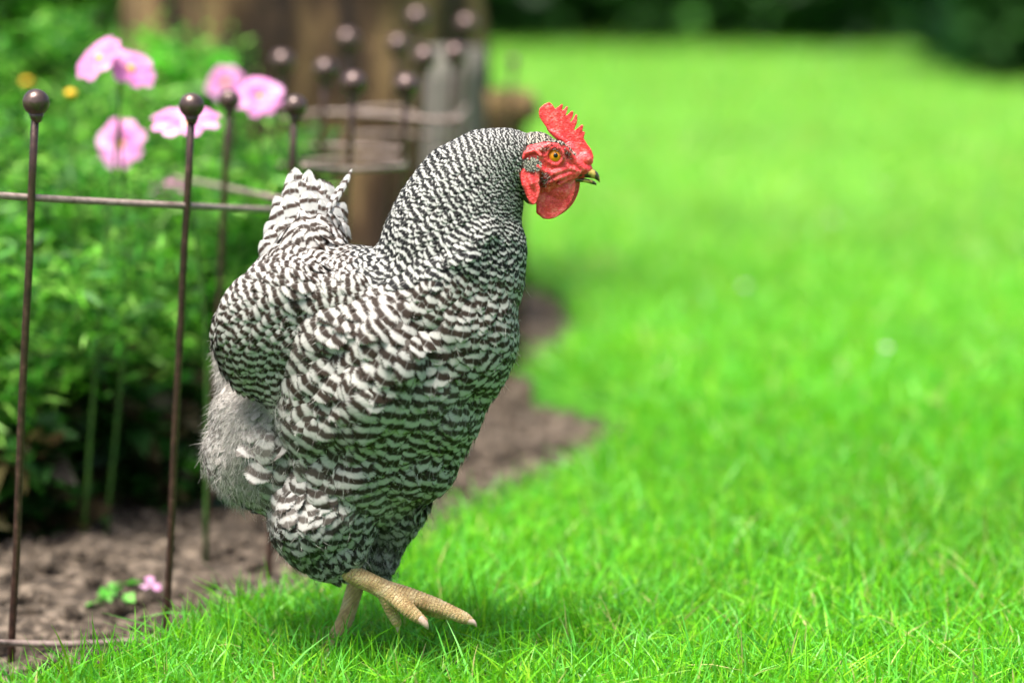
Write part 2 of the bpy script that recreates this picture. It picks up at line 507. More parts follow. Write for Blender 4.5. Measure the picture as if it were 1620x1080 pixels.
def phase_grid(f, x0=300, x1=960, y0=180, y1=940, step=10):
    "scalar whose gradient follows the feather direction at one unit per bar"
    gx = np.arange(x0, x1, step, float); gy = np.arange(y0, y1, step, float)
    X, Y = np.meshgrid(gx, gy)
    v = f(X.ravel(), Y.ravel())
    per = v[:, 3].reshape(X.shape) * 2.0          # mm -> px
    nrm = np.hypot(v[:, 0], v[:, 1]).reshape(X.shape) + 1e-6
    gxv = v[:, 0].reshape(X.shape) / nrm / per * step; gyv = v[:, 1].reshape(X.shape) / nrm / per * step
    # divergence
    ph = np.zeros_like(X)
    hx = (gxv[:, 1:] + gxv[:, :-1]) / 2; hy = (gyv[1:] + gyv[:-1]) / 2
    for it in range(3000):
        s = np.zeros_like(ph); c = np.zeros_like(ph)
        s[:, 1:] += ph[:, :-1] + hx; c[:, 1:] += 1
        s[:, :-1] += ph[:, 1:] - hx; c[:, :-1] += 1
        s[1:] += ph[:-1] + hy; c[1:] += 1
        s[:-1] += ph[1:] - hy; c[:-1] += 1
        ph = s / c
    def g(px, py):
        u = np.clip((px - x0) / step, 0, len(gx) - 1.001); w = np.clip((py - y0) / step, 0, len(gy) - 1.001)
        i = u.astype(int); j = w.astype(int); fu = u - i; fw = w - j
        return ph[j, i] * (1 - fu) * (1 - fw) + ph[j, i + 1] * fu * (1 - fw) + ph[j + 1, i] * (1 - fu) * fw + ph[j + 1, i + 1] * fu * fw
    return g

def sample_surface(me, n, seed):
    r = np.random.default_rng(seed)
    me.calc_loop_triangles()
    nt = len(me.loop_triangles)
    tri = np.empty(nt * 3, np.int32); me.loop_triangles.foreach_get('vertices', tri); tri = tri.reshape(-1, 3)
    co = np.empty(len(me.vertices) * 3, np.float32); me.vertices.foreach_get('co', co); co = co.reshape(-1, 3).astype(float)
    vn = np.empty(len(me.vertices) * 3, np.float32); me.vertices.foreach_get('normal', vn); vn = vn.reshape(-1, 3).astype(float)
    A, B, C = co[tri[:, 0]], co[tri[:, 1]], co[tri[:, 2]]
    ar = np.linalg.norm(np.cross(B - A, C - A), axis=1)
    idx = r.choice(nt, n, p=ar / ar.sum())
    a = r.random(n); b = r.random(n); k = a + b > 1; a[k] = 1 - a[k]; b[k] = 1 - b[k]; c = 1 - a - b
    p = A[idx] * c[:, None] + B[idx] * a[:, None] + C[idx] * b[:, None]
    t = tri[idx]
    nn = vn[t[:, 0]] * c[:, None] + vn[t[:, 1]] * a[:, None] + vn[t[:, 2]] * b[:, None]
    nn /= np.linalg.norm(nn, axis=1)[:, None]
    return p, nn, ar.sum() / 2

def dart(p, rad):
    "variable-radius dart throwing; returns kept indices"
    cell = 0.004
    grid = {}
    keep = []
    pl = p.tolist(); rl = rad.tolist()
    for i in range(len(pl)):
        x, y, z = pl[i]; r = rl[i]
        cx, cy, cz = int(x // cell), int(y // cell), int(z // cell)
        k = int(r // cell) + 1
        ok = True; r2 = r * r
        for a in range(cx - k, cx + k + 1):
            for b in range(cy - k, cy + k + 1):
                for c in range(cz - k, cz + k + 1):
                    for (qx, qy, qz) in grid.get((a, b, c), ()):
                        if (qx - x) ** 2 + (qy - y) ** 2 + (qz - z) ** 2 < r2: ok = False; break
                    if not ok: break
                if not ok: break
            if not ok: break
        if ok:
            grid.setdefault((cx, cy, cz), []).append((x, y, z)); keep.append(i)
    return np.array(keep)

SG = np.array([0, .22, .45, .68, .86, .96, 1.0]); WG = np.array([.35, .72, .95, 1.0, .93, .74, .52])
UG = np.array([-1, -.5, 0, .5, 1.0])
def feathers(name, b, n, t, L, W, ph, per, fl, rnd, mat, parent, tilt=0.10, cup=0.10, curl=None, follow=0.7, Rb=0.09, lift0=0.0004, surf=None):
    "all feathers of one tract as a single mesh: b base, n normal, t direction along the shaft"
    N = len(b)
    t = t - n * (t * n).sum(1)[:, None]; t /= np.linalg.norm(t, axis=1)[:, None] + 1e-9
    sd = np.cross(n, t)
    s = SG[None, :, None] - 0.14 * (UG[None, None, :] ** 2) * SG[None, :, None]
    s = np.broadcast_to(s, (N, 7, 5))
    u = np.broadcast_to(UG[None, None, :], (N, 7, 5))
    w = np.broadcast_to(WG[None, :, None], (N, 7, 5))
    L3 = L[:, None, None]; W3 = W[:, None, None]
    tl = np.asarray(tilt) * np.ones(N)
    cu = (np.zeros(N) if curl is None else curl)[:, None, None]
    if surf is not None:        # lay every feather along the skin under it
        hh = np.zeros((N, 2))
        for c_, sv in enumerate((.5, 1.0)):
            q_ = b + t * (L * sv)[:, None]
            for i_ in range(N):
                nn_ = Vector(n[i_]); o_ = Vector(q_[i_]) + nn_ * .018
                h_ = surf.ray_cast(o_, -nn_, .050)
                hh[i_, c_] = .018 - h_[3] if h_[0] is not None else -.9 * (L[i_] * sv) ** 2 / (2 * .08)
        hm, h1 = hh[:, 0], hh[:, 1]
        cl_ = .45 * L; h1 = np.clip(h1, -cl_, cl_); hm = np.clip(hm, -cl_ * .5, cl_ * .5)
        A_ = (2 * h1 - 4 * hm)[:, None, None]; B_ = (4 * hm - h1)[:, None, None]
        base_ = A_ * s ** 2 + B_ * s
    else:
        base_ = -follow * (s * L3) ** 2 / (2 * Rb)
    off = lift0 + tl[:, None, None] * s * L3 + base_ - cup * (u ** 2) * W3 * w + cu * s ** 2 * L3
    side = u * w * W3 * 0.5
    bend = (rng.normal(0, 0.07, N))[:, None, None] * s ** 2 * L3
    V = b[:, None, None, :] + t[:, None, None, :] * (s * L3)[..., None] + sd[:, None, None, :] * (side + bend)[..., None] + n[:, None, None, :] * off[..., None]
    V = V.reshape(-1, 3)
    uv = np.stack([(u + 1) / 2, np.broadcast_to(SG[None, :, None], (N, 7, 5))], -1).reshape(-1, 2)
    phase = (ph[:, None, None] + s * L3 / per[:, None, None]).reshape(-1)
    i, j = np.meshgrid(np.arange(4), np.arange(6))
    q = (j * 5 + i).ravel()
    q = np.stack([q, q + 1, q + 6, q + 5], 1)
    F = (np.arange(N)[:, None, None] * 35 + q[None]).reshape(-1, 4)
    rp = lambda a: np.repeat(a, 35)
    me = quads_mesh(name, V, F, uv, {'phase': phase, 'rnd': rp(rnd), 'fluff': rp(fl), 'size': rp(L * 1000 * 1.1)})
    return mesh_obj(name, me, mat, parent)

def ribbons(name, P0, D, Ln, Wd, bendv, col, mat, parent=None, seg=3):
    "many thin tapered strands (or blades) in one mesh. P0 base, D unit dir, bendv vector added quadratically"
    N = len(P0)
    s = np.linspace(0, 1, seg + 1)
    ref = rng.normal(size=(N, 3)); sd = np.cross(D, ref); sd /= np.linalg.norm(sd, axis=1)[:, None]
    w = np.array([1 - 0.94 * x ** 1.7 for x in s])
    C = P0[:, None, :] + D[:, None, :] * (s[None, :, None] * Ln[:, None, None]) + bendv[:, None, :] * (s ** 2)[None, :, None]
    off = sd[:, None, :] * (w[None, :, None] * Wd[:, None, None] / 2)
    V = np.stack([C - off, C + off], 2).reshape(-1, 3)
    q = np.array([[2 * k, 2 * k + 1, 2 * k + 3, 2 * k + 2] for k in range(seg)])
    F = (np.arange(N)[:, None, None] * (2 * (seg + 1)) + q[None]).reshape(-1, 4)
    me = quads_mesh(name, V, F, None, {'col': np.repeat(col, 2 * (seg + 1), 0)})
    return mesh_obj(name, me, mat, parent)
M['down'] = leaf_mat('down_strand', 0.8, 0.25, spec=0.1)

# ------------------------------------------------------------------ the hen
hen = empty('hen', tuple(H([(530, 1045, 60)])[0]))
tag(hen, 'black and white barred hen with red comb striding across the grass with one foot raised', 'hen')

FACE = [(826, 240), (832, 230), (850, 226), (868, 224), (886, 226), (900, 234), (910, 246), (920, 262), (960, 262), (960, 400), (840, 345), (836, 318), (829, 300), (826, 262)]
def in_poly(poly, x, y):
    c = np.zeros(x.shape, bool); n = len(poly)
    for i in range(n):
        x1, y1 = poly[i]; x2, y2 = poly[(i + 1) % n]
        if y1 == y2: continue
        c ^= ((y1 > y) != (y2 > y)) & (x < (x2 - x1) * (y - y1) / (y2 - y1) + x1)
    return c

# trunk of the bird
r = Raw()
r.ell((588, 590, 10), (188, 196, 165), seg=36, rings=22)
r.ell((688, 520, -12), (131, 158, 125), rot=8, seg=32, rings=20)
r.ell((672, 600, -5), (92, 104, 110), rot=-20)
r.ell((520, 520, 75), (135, 118, 120), rot=-10)
r.ell((445, 560, 85), (92, 130, 95))
r.ell((432, 700, 50), (100, 108, 105), rot=12)
r.ell((400, 690, 75), (68, 82, 70))
r.ell((560, 740, 10), (135, 90, 120))
r.ell((640, 735, 10), (70, 70, 95))
r.ell((560, 455, 75), (110, 62, 80), rot=5)
r.ell((455, 455, 110), (70, 60, 80), rot=-30)
r.ell((495, 415, 120), (62, 65, 55))
r.ell((495, 370, 150), (52, 50, 26))
# neck
nk = [(712, 440, 0, 118, 112), (712, 400, 0, 112, 102), (722, 350, 0, 98, 88), (740, 305, 0, 84, 72), (765, 270, 0, 65, 58), (800, 252, 0, 49, 44), (828, 250, 0, 38, 34)]
for k in range(len(nk) - 1):
    for q in np.linspace(0, 1, 4, endpoint=False):
        c = [nk[k][i] * (1 - q) + nk[k + 1][i] * q for i in range(5)]
        r.ell((c[0], c[1], c[2]), (c[3], c[3], c[4]))
r.ell((775, 320, 0), (52, 80, 55), rot=0)
r.ell((770, 400, -5), (62, 90, 72), rot=0)
# thighs
r.ell((505, 824, -34), (84, 84, 68), rot=-10)
r.ell((520, 872, -40), (56, 44, 44))
r.ell((622, 800, 55), (52, 85, 55), rot=12)
r.ell((598, 868, 55), (32, 42, 32), rot=10)
r.ell((598, 596, -54), (100, 144, 130), rot=8)
r.ell((765, 395, -22), (44, 62, 58), rot=8)
r.limb([(632, 452, -72), (680, 444, -92), (725, 415, -92), (765, 372, -72)], [26, 29, 28, 24])
r.ell((430, 735, 5), (52, 85, 70), rot=-12)
body_me = r.solid(0.0028, 9, 0.5)
def lumps(me, amp, wl, seed, lo=0, gain=None):
    n = len(me.vertices); co = np.empty(n * 3, np.float32); me.vertices.foreach_get('co', co); co = co.reshape(-1, 3)
    vn = np.empty(n * 3, np.float32); me.vertices.foreach_get('normal', vn); vn = vn.reshape(-1, 3)
    r2 = np.random.default_rng(seed); d = np.zeros(n)
    for k in range(14):
        w = r2.normal(0, 1, 3); w /= np.linalg.norm(w); d += np.sin(co @ w * 2 * math.pi / (wl * r2.uniform(.7, 1.5)) + r2.uniform(0, 6.28)) / 3.7
    q = unH(co); g = np.clip((q[:, 1] - 330) / 150, .15, 1) * np.clip((800 - q[:, 0]) / 90, .2, 1)
    co = co + vn * (d * amp * g)[:, None]
    me.vertices.foreach_set('co', co.astype(np.float32).ravel()); me.update()
lumps(body_me, .0032, .048, 4)

# head: finer, with folds of bare skin
r = Raw()
r.ell((848, 252, 0), (40, 42, 37), seg=36, rings=24)
r.ell((870, 258, 0), (44, 36, 33), seg=36, rings=24)
r.ell((898, 262, 0), (32, 24, 21))
r.ell((918, 268, 0), (20, 15, 13))
r.ell((868, 288, 0), (34, 22, 24), rot=-12)
r.ell((842, 290, 0), (22, 34, 26))
for sgn in (-1, 1):
    z = lambda d: d * -sgn * -1 if sgn > 0 else -d
    for pts, rad in (
        ([(905, 250, 17), (915, 262, 14), (925, 268, 11)], [6, 6, 5]),                    # cere
        ([(893, 262, 25), (905, 268, 21), (918, 272, 15)], [4.5, 4.5, 3]),
        ([(862, 281, 33), (880, 272, 31), (896, 267, 25)], [4, 5, 4]),
        ([(866, 290, 31), (884, 281, 29), (902, 275, 21), (916, 275, 15)], [4, 5, 4.5, 3]),
        ([(885, 291, 24), (898, 283, 21), (912, 279, 15)], [4, 4.5, 3.5]),
        ([(850, 262, 37), (862, 272, 35), (874, 274, 32)], [4, 4, 3]),
        ([(853, 236, 35), (868, 230, 32), (886, 230, 28), (900, 240, 22)], [5, 6, 6, 5]),  # brow
        ([(900, 240, 22), (906, 252, 19)], [5, 4]),
        ([(826, 252, 34), (832, 242, 35), (846, 238, 37), (856, 246, 38)], [3, 4, 4, 3]),
        ([(826, 252, 34), (824, 266, 33), (832, 274, 33)], [3, 3, 3])):
        r.limb([(x, y, -sgn * d) for x, y, d in pts], rad)
    # ring of skin round the eye
    ring = [(877.5 + 13.6 * math.cos(a), 247 + 13.6 * math.sin(a), -sgn * (32 - 0.12 * 12.5 * math.cos(a) - 0.1 * 12.5 * math.sin(a))) for a in np.linspace(0, 2 * math.pi, 17)]
    r.tube(H(ring), 0.0019, 8, None, False)
head_me = r.solid(0.0007, 8, 0.5)

# legs
def leg_solid(shank, rads, toes, claw_pts):
    r = Raw()
    r.limb(shank, rads)
    for pts, rad in toes:
        p = smooth_path(pts, 8); k = np.interp(np.linspace(0, 1, len(p)), np.linspace(0, 1, len(rad)), rad)
        # ringed scutes, one every 3 mm
        ln = np.r_[0, np.cumsum(np.linalg.norm(np.diff(p, axis=0), axis=1))]
        m = int(ln[-1] / 1.5); t = np.linspace(0, ln[-1], m)
        pp = np.stack([np.interp(t, ln, p[:, a]) for a in range(3)], 1); kk = np.interp(t, ln, k)
        kk = kk * (1 + 0.13 * ((t / 6.0) % 1.0 - .5))
        r.tube(pp, list(kk * .0005), 18, H)
        for q, w in ((pp[0], kk[0]), (pp[-1], kk[-1])): r.ell(q, (w, w, w), seg=14, rings=8)
    return r.solid(0.0006, 2, 0.5)
near_leg = leg_solid([(530, 884, -42), (556, 907, -50), (594, 925, -50), (618, 938, -50)], [19, 16, 15.5, 17.5],
    [([(612, 932, -50), (645, 942, -52), (690, 958, -54), (732, 976, -56), (742, 980, -56)], [15, 14.5, 13, 10.5, 7.5]),
     ([(620, 940, -58), (640, 958, -72), (656, 972, -78), (670, 982, -80)], [14, 13, 11, 7.5]),
     ([(622, 940, -42), (650, 950, -34), (685, 966, -26), (710, 972, -22)], [15, 12, 10, 8]),
     ([(612, 940, -50), (618, 962, -46), (628, 985, -42)], [15, 11, 8])], None)
gz = 1040
far_leg = leg_solid([(578, 880, 60), (563, 925, 60), (548, 975, 60), (530, 1015, 60)], [18, 15, 13.5, 15],
    [([(530, 1018, 60), (548, 1040, 45), (580, 1050, 30), (605, 1052, 22)], [15, 12, 10, 8]),
     ([(528, 1018, 60), (522, 1042, 30), (512, 1056, 10), (505, 1060, 0)], [14, 12, 10, 8]),
     ([(530, 1018, 60), (555, 1032, 75), (590, 1035, 90)], [14, 11, 8]),
     ([(528, 1015, 60), (505, 1032, 75), (488, 1040, 85)], [12, 9, 7])], None)

# one continuous body object with three materials
def join(meshes, mats, name, parent):
    V = []; F = []; MI = []; o = 0
    for me, mi in meshes:
        n = len(me.vertices); co = np.empty(n * 3, np.float32); me.vertices.foreach_get('co', co)
        V.append(co.reshape(-1, 3)); nf = len(me.polygons)
        li = np.empty(len(me.loops), np.int32); me.loops.foreach_get('vertex_index', li)
        fi = li.reshape(-1, 4)
        if mi < 0:      # bare skin only inside the face, feathered underdown elsewhere
            q = unH(V[-1][fi].mean(1)); m_ = (in_poly(FACE, q[:, 0], q[:, 1]) | (q[:, 0] > 872)).astype(np.int32)
        else: m_ = np.full(nf, mi, np.int32)
        F.append(fi + o); MI.append(m_); o += n
    V = np.vstack(V); F = np.vstack(F); MI = np.concatenate(MI)
    me = quads_mesh(name, V, F)
    for m in mats: me.materials.append(m)
    me.polygons.foreach_set('material_index', MI)
    return mesh_obj(name, me, None, parent)
henbody = join([(body_me, 0), (head_me, -1), (near_leg, 2), (far_leg, 2)], [M['underdown'], M['flesh'], M['leg']], 'body', hen)

# claws
def claw(pts, r0):
    r = Raw(); p = smooth_path(pts, 4)
    r.tube(H(p), [0.0005 * (r0 * (1 - 0.9 * (i / (len(p) - 1)) ** 1.5)) for i in range(len(p))], 10)
    r.obj('claw', M['horn'], hen)
claw([(736, 978, -57), (744, 982, -58), (750, 985, -58), (754, 991, -58)], 7.5)
claw([(664, 977, -81), (671, 984, -84), (675, 990, -85), (677, 995, -84)], 7.5)
claw([(706, 971, -23), (714, 975, -21), (721, 981, -20)], 5)
claw([(625, 980, -44), (629, 990, -42), (629, 1000, -40)], 6)
claw([(600, 1051, 22), (612, 1054, 18), (620, 1060, 16)], 6)
claw([(506, 1059, 0), (501, 1064, -8), (497, 1072, -12)], 6)
claw([(588, 1035, 90), (600, 1037, 94), (606, 1042, 96)], 5)
claw([(489, 1040, 85), (481, 1043, 89), (477, 1048, 91)], 5)

CR = lambda pts: [(780 + x / 4.5, 130 + y / 4.5) for x, y in pts]
# comb
r = Raw()
comb = CR([(325, 215), (332, 185), (365, 158), (400, 143), (420, 158), (443, 192), (465, 175), (490, 155), (499, 165), (487, 208), (505, 195), (525, 170), (534, 180), (525, 215), (510, 250), (535, 228), (560, 205), (574, 212), (568, 245), (538, 302), (560, 280), (590, 228), (601, 235), (598, 290), (570, 352), (600, 330), (630, 303), (644, 310), (634, 358), (646, 350), (655, 360), (645, 402), (668, 438), (700, 480), (716, 530), (711, 575), (690, 600), (640, 588), (605, 560), (560, 490), (520, 420), (460, 385), (405, 355), (360, 295), (330, 250)])
r.prism(comb, -5, 5)
r.ell((905, 240, 0), (22, 12, 10), rot=55)
r.ell((925, 252, 0), (14, 12, 12), rot=30)
r.ell((885, 217, 0), (26, 6, 8), rot=38)
m = r.solid(0.00042, 3, 0.5)
mesh_obj('comb', m, M['flesh'], hen)
# wattles and lobes on both sides of the head
for sgn in (-1, 1):
    r = Raw()
    wt = CR([(585, 700), (573, 680), (540, 676), (480, 686), (420, 712), (340, 765), (312, 860), (325, 925), (368, 970), (420, 972), (480, 942), (540, 880), (575, 805), (588, 740)])
    if sgn > 0: wt = [(x + 7, y - 4) for x, y in wt]
    c = -11 if sgn < 0 else 12
    r.prism(wt, c - 4, c + 4, rnd=True)
    # bulging rim fold at the back of the wattle and a fold across the front
    d = -1 if sgn < 0 else 1
    r.limb([(852, 322, c + d * 1), (853, 335, c + d * 2), (861, 344, c)], [4, 5, 3])
    r.ell((884, 300, c + d * 1), (20, 18, 7), rot=20)
    r.ell((872, 322, c), (18, 18, 6))
    m = r.solid(0.0006, 7, 0.5)
    mesh_obj('wattle', m, M['flesh'], hen)
    r = Raw()
    er = CR([(180, 630), (192, 616), (210, 640), (228, 602), (250, 606), (272, 625), (290, 665), (300, 632), (318, 640), (327, 665), (325, 720), (336, 770), (312, 850), (285, 872), (252, 840), (225, 780), (212, 735)])
    c = -34 * (1 if sgn < 0 else -1)
    r.prism(er, c - 4, c + 4, rnd=True)
    r.limb([(822, 268, c), (829, 292, c + d * 3), (842, 318, c)], [3, 4, 3])
    r.limb([(833, 268, c), (842, 290, c + d * 4), (848, 306, c)], [4, 5, 3])
    r.limb([(851, 272, c), (851, 288, c + d * 2)], [3, 3])
    m = r.solid(0.0006, 4, 0.5)
    mesh_obj('ear_lobe', m, M['flesh'], hen)
# beak, slightly open
def beak(prof, name):
    "prof: list of (x, y_top, y_bottom, halfwidth)"
    r = Raw(); v = []; n = 16
    for x, a, b, w in prof:
        for j in range(n):
            t = 2 * math.pi * j / n
            cc, ss = math.cos(t), math.sin(t)
            v.append((x, (a + b) / 2 - cc * (b - a) / 2, w * math.copysign(abs(ss) ** 0.85, ss)))
    f = [(i * n + j, i * n + (j + 1) % n, (i + 1) * n + (j + 1) % n, (i + 1) * n + j) for i in range(len(prof) - 1) for j in range(n)]
    f += [tuple(range(n))[::-1], tuple((len(prof) - 1) * n + j for j in range(n))]
    r.add(H(v), f)
    o = r.obj(name, M['beak'], hen)
    return o
beak([(902, 275, 283, 14), (912, 271, 282, 13), (922, 266, 281, 11), (932, 265, 281.5, 9), (940, 268, 283, 7), (945.5, 273, 286, 4.5), (948.5, 279, 289, 2.5), (949, 284, 290, 1)], 'upper_beak')
beak([(902, 281, 289, 12), (914, 281.5, 288, 10), (926, 282.5, 289, 8), (936, 284.5, 291.5, 5.5), (942, 288, 292.8, 3), (943.5, 290, 292.8, 1.2)], 'lower_beak')
# eyes
for sgn in (-1, 1):
    r = Raw(); r.ell((877.5, 247, sgn * 25), (12.2, 12.2, 10.8), seg=32, rings=20)
    e = r.obj('eye', M['iris'], hen)
    r = Raw(); r.ell((878.6, 246.2, sgn * 31.6), (5.2, 5.4, 5.2), seg=24, rings=14)
    pu = mk('pupil', r.v, r.f, M['pupil'])
    pu.parent = e

# feather tracts: px, py, flow x, flow y, length mm, bar period mm, width ratio, fluff, messiness
BODY = [
 (905, 232, -1, -.4, 3.6, 2.0, .6, 0, .3), (880, 212, -1, -.1, 4.0, 2.1, .6, 0, .3), (850, 208, -1, 0, 4.6, 2.2, .6, 0, .25), (812, 206, -1, .1, 6.5, 2.3, .45, 0, .15),
 (760, 212, -.9, .35, 8.5, 3.0, .42, 0, .12), (700, 250, -.7, .7, 12, 4.0, .42, 0, .1), (650, 320, -.5, .85, 15, 4.8, .42, 0, .1),
 (740, 300, -.65, .75, 12, 4.3, .45, 0, .12), (810, 250, -.75, .6, 6, 2.4, .48, 0, .2), (800, 310, -.45, .9, 6.5, 2.5, .5, 0, .25), (822, 330, -.2, 1, 7, 2.6, .5, 0, .3),
 (690, 370, -.6, .8, 17, 5.2, .42, 0, .1), (620, 390, -.35, .95, 18, 5.6, .42, 0, .08), (770, 360, -.35, .95, 13, 4.6, .6, 0, .4), (735, 400, -.7, .6, 17, 5.5, .6, 0, .4),
 (800, 400, .05, 1, 15, 5.5, .6, 0, .12), (822, 470, .02, 1, 17, 6.0, .65, 0, .12), (770, 480, -.15, 1, 20, 7, .65, 0, .15), (650, 440, -.6, .8, 22, 7, .6, 0, .12),
 (640, 500, -.65, .78, 28, 10, .68, 0, .10), (570, 470, -.9, .45, 26, 9.5, .7, 0, .15), (560, 540, -.8, .7, 27, 9.5, .7, 0, .12), (620, 570, -.55, .85, 28, 10, .7, 0, .12),
 (700, 540, -.2, 1, 25, 9.5, .75, 0, .3), (760, 560, .1, 1, 20, 8, .75, 0, .4), (810, 560, 0, 1, 18, 6.5, .7, 0, .3), (720, 620, -.3, 1, 22, 8, .75, .1, .5),
 (510, 600, -.75, .75, 26, 9, .7, 0, .1), (500, 660, -.55, .9, 28, 9, .7, .05, .1), (440, 700, -.5, .9, 30, 9.5, .65, .1, .1), (430, 760, -.3, 1, 26, 8.5, .65, .2, .15),
 (600, 650, -.15, 1, 26, 8.5, .75, 0, .12), (560, 720, -.1, 1, 26, 8, .75, 0, .12), (500, 760, -.05, 1, 26, 9, .75, .05, .2), (640, 720, -.15, 1, 22, 7, .75, 0, .15),
 (700, 700, -.4, .9, 20, 6.5, .75, 0, .2), (760, 660, -.3, 1, 18, 6, .75, 0, .3), (600, 800, 0, 1, 20, 6.5, .7, .1, .3),
 (400, 640, -.25, 1, 16, 8, .6, 1, .5), (370, 700, -.25, 1, 18, 8, .6, .95, .35), (340, 660, -.5, .8, 16, 7.5, .5, .35, .3), (330, 720, 0, 1, 24, 7.5, .5, .3, .15), (365, 795, .5, .85, 24, 7.5, .5, .4, .15),
 (390, 740, .1, 1, 18, 8, .6, .85, .3),
 (470, 785, -.1, 1, 20, 8.5, .65, .2, .35), (560, 800, 0, 1, 16, 7, .6, .15, .5), (480, 820, -.3, 1, 20, 9, .65, .15, .4), (450, 850, .1, 1, 19, 9, .6, .15, .4), (540, 840, .3, 1, 19, 8.5, .6, .12, .4), (500, 880, .6, .7, 14, 8, .55, .15, .35), (620, 860, -.2, 1, 17, 8.5, .55, .4, .4), (590, 895, -.1, 1, 9, 6, .5, .4, .4),
 (600, 410, -.9, .2, 16, 5.5, .6, 0, .1), (560, 415, -1, .15, 16, 5.5, .6, 0, .12), (470, 425, -.8, -.5, 17, 6.5, .6, 0, .1), (530, 420, -.8, -.55, 16, 6, .6, 0, .1), (510, 425, -.6, -.8, 17, 6.5, .6, 0, .1), (500, 452, -1, .15, 17, 6, .65, 0, .15), (430, 430, -.9, .6, 18, 7, .65, .1, .15), (370, 460, -.6, .9, 20, 8, .65, .15, .15), (345, 520, -.2, 1, 20, 8, .6, .6, .2), (420, 500, -.6, .8, 18, 8, .6, .5, .2),
 (440, 405, -.4, -.9, 20, 7.5, .7, 0, .12), (520, 395, .1, -1, 20, 7.5, .7, 0, .12), (490, 370, -.05, -1, 23, 8.5, .65, 0, .15), (500, 330, 0, -1, 25, 9.5, .65, 0, .15), (495, 290, -.1, -1, 23, 10, .6, 0, .2), (430, 370, -.3, -1, 25, 9, .6, 0, .1), (545, 370, .2, -1, 25, 9, .6, 0, .1),
]
BODY = [tuple([a, b, c, d, L * (1.15 if b > 430 else 1.05), pr * (1.2 if b > 430 else 1.18), w * (1.14 if b > 430 else 1.12), f_, m_]) for a, b, c, d, L, pr, w, f_, m_ in BODY]
fB = field(BODY)
gB = phase_grid(fB)
def flow3(pos, px, vec):
    "world direction of a px-space flow at a position"
    a = H(px); b = H(px + np.c_[vec * 4.0, np.zeros(len(vec))])
    d = b - a
    return d / (np.linalg.norm(d, axis=1)[:, None] + 1e-9)

def tract(me, tabf, phf, ncand, seed, mask, spacing, name_fn, mat_fn, tilt=0.06, pj=0.10, ls=1.0, lift0=.0004):
    bvh = BVHTree.FromPolygons([v_.co for v_ in me.vertices], [tuple(p_.vertices) for p_ in me.polygons])
    p, n, area = sample_surface(me, ncand, seed)
    q = unH(p)
    k = mask(q, n)
    p, n, q = p[k], n[k], q[k]
    v = tabf(q[:, 0], q[:, 1])
    v[:, 2] *= ls
    keep = dart(p, spacing * v[:, 2] * 0.001 * np.sqrt(v[:, 4]))
    p, n, q, v = p[keep], n[keep], q[keep], v[keep]
    r2 = np.random.default_rng(seed + 1)
    N = len(p)
    ang = r2.normal(0, 1, N) * v[:, 6] * 0.9
    fx = v[:, 0] * np.cos(ang) - v[:, 1] * np.sin(ang); fy = v[:, 0] * np.sin(ang) + v[:, 1] * np.cos(ang)
    d = flow3(p, q, np.stack([fx, fy], 1))
    L = v[:, 2] * 0.001 * r2.uniform(0.85, 1.15, N)
    W = L * v[:, 4] * r2.uniform(0.88, 1.12, N)
    per = v[:, 3] * 0.001
    # start the phase at the feather's own base
    ph = phf(q[:, 0], q[:, 1]) + r2.normal(0, 1, N) * (pj * np.where(q[:, 1] < 430, .55, .85) + v[:, 6] * 0.25)
    fl = np.clip(v[:, 5] + r2.normal(0, .12, N) * (v[:, 5] > .15), 0, 1)
    rn = r2.random(N)
    tl = tilt + 0.25 * v[:, 6] * r2.random(N)
    which = name_fn(q)
    for nm in sorted(set(which)):
        s = which == nm
        feathers(nm, p[s], n[s], d[s], L[s], W[s], ph[s], per[s], fl[s], rn[s], mat_fn(nm), hen, tilt=tl[s], lift0=lift0, surf=bvh)
    return p, n, q, v, d

def names(q):
    out = np.full(len(q), 'body_feathers', dtype=object)
    x, y, z = q[:, 0], q[:, 1], q[:, 2]
    out[(y < 440 - 0.12 * (x - 600)) & (x > 585)] = 'neck_feathers'
    out[(x > 815) & (y < 300)] = 'head_feathers'
    out[(y < 425) & (x < 575) & (z > 90)] = 'tail_feathers'
    out[(y > 800)] = 'thigh_feathers'
    return out
def mk_mask(q, n):
    return ~(in_poly(FACE, q[:, 0], q[:, 1])) & ~((q[:, 1] < 362) & (q[:, 0] < 575) & (q[:, 2] > 90))
matf = lambda nm: M['tail_feather'] if nm == 'tail_feathers' else M['thigh'] if nm == 'thigh_feathers' else M['hackle'] if nm in ('neck_feathers', 'head_feathers') else M['feather']
bp, bn, bq, bv, bd = tract(body_me, fB, gB, 140000, 11, mk_mask, 0.345, names, matf, tilt=0.095)
_low = lambda q, n: mk_mask(q, n) & (q[:, 1] > 380)
# crown and nape of the head surface itself
def head_mask(q, n):
    return (~in_poly(FACE, q[:, 0], q[:, 1])) & (q[:, 0] < 912) & (q[:, 1] < 300)
hp_, hn_, hq_, hv_, hd_ = tract(head_me, fB, gB, 26000, 21, head_mask, 0.27, lambda q: np.full(len(q), 'crown_feathers', dtype=object), lambda nm: M['crown'], tilt=0.12, pj=0.3)
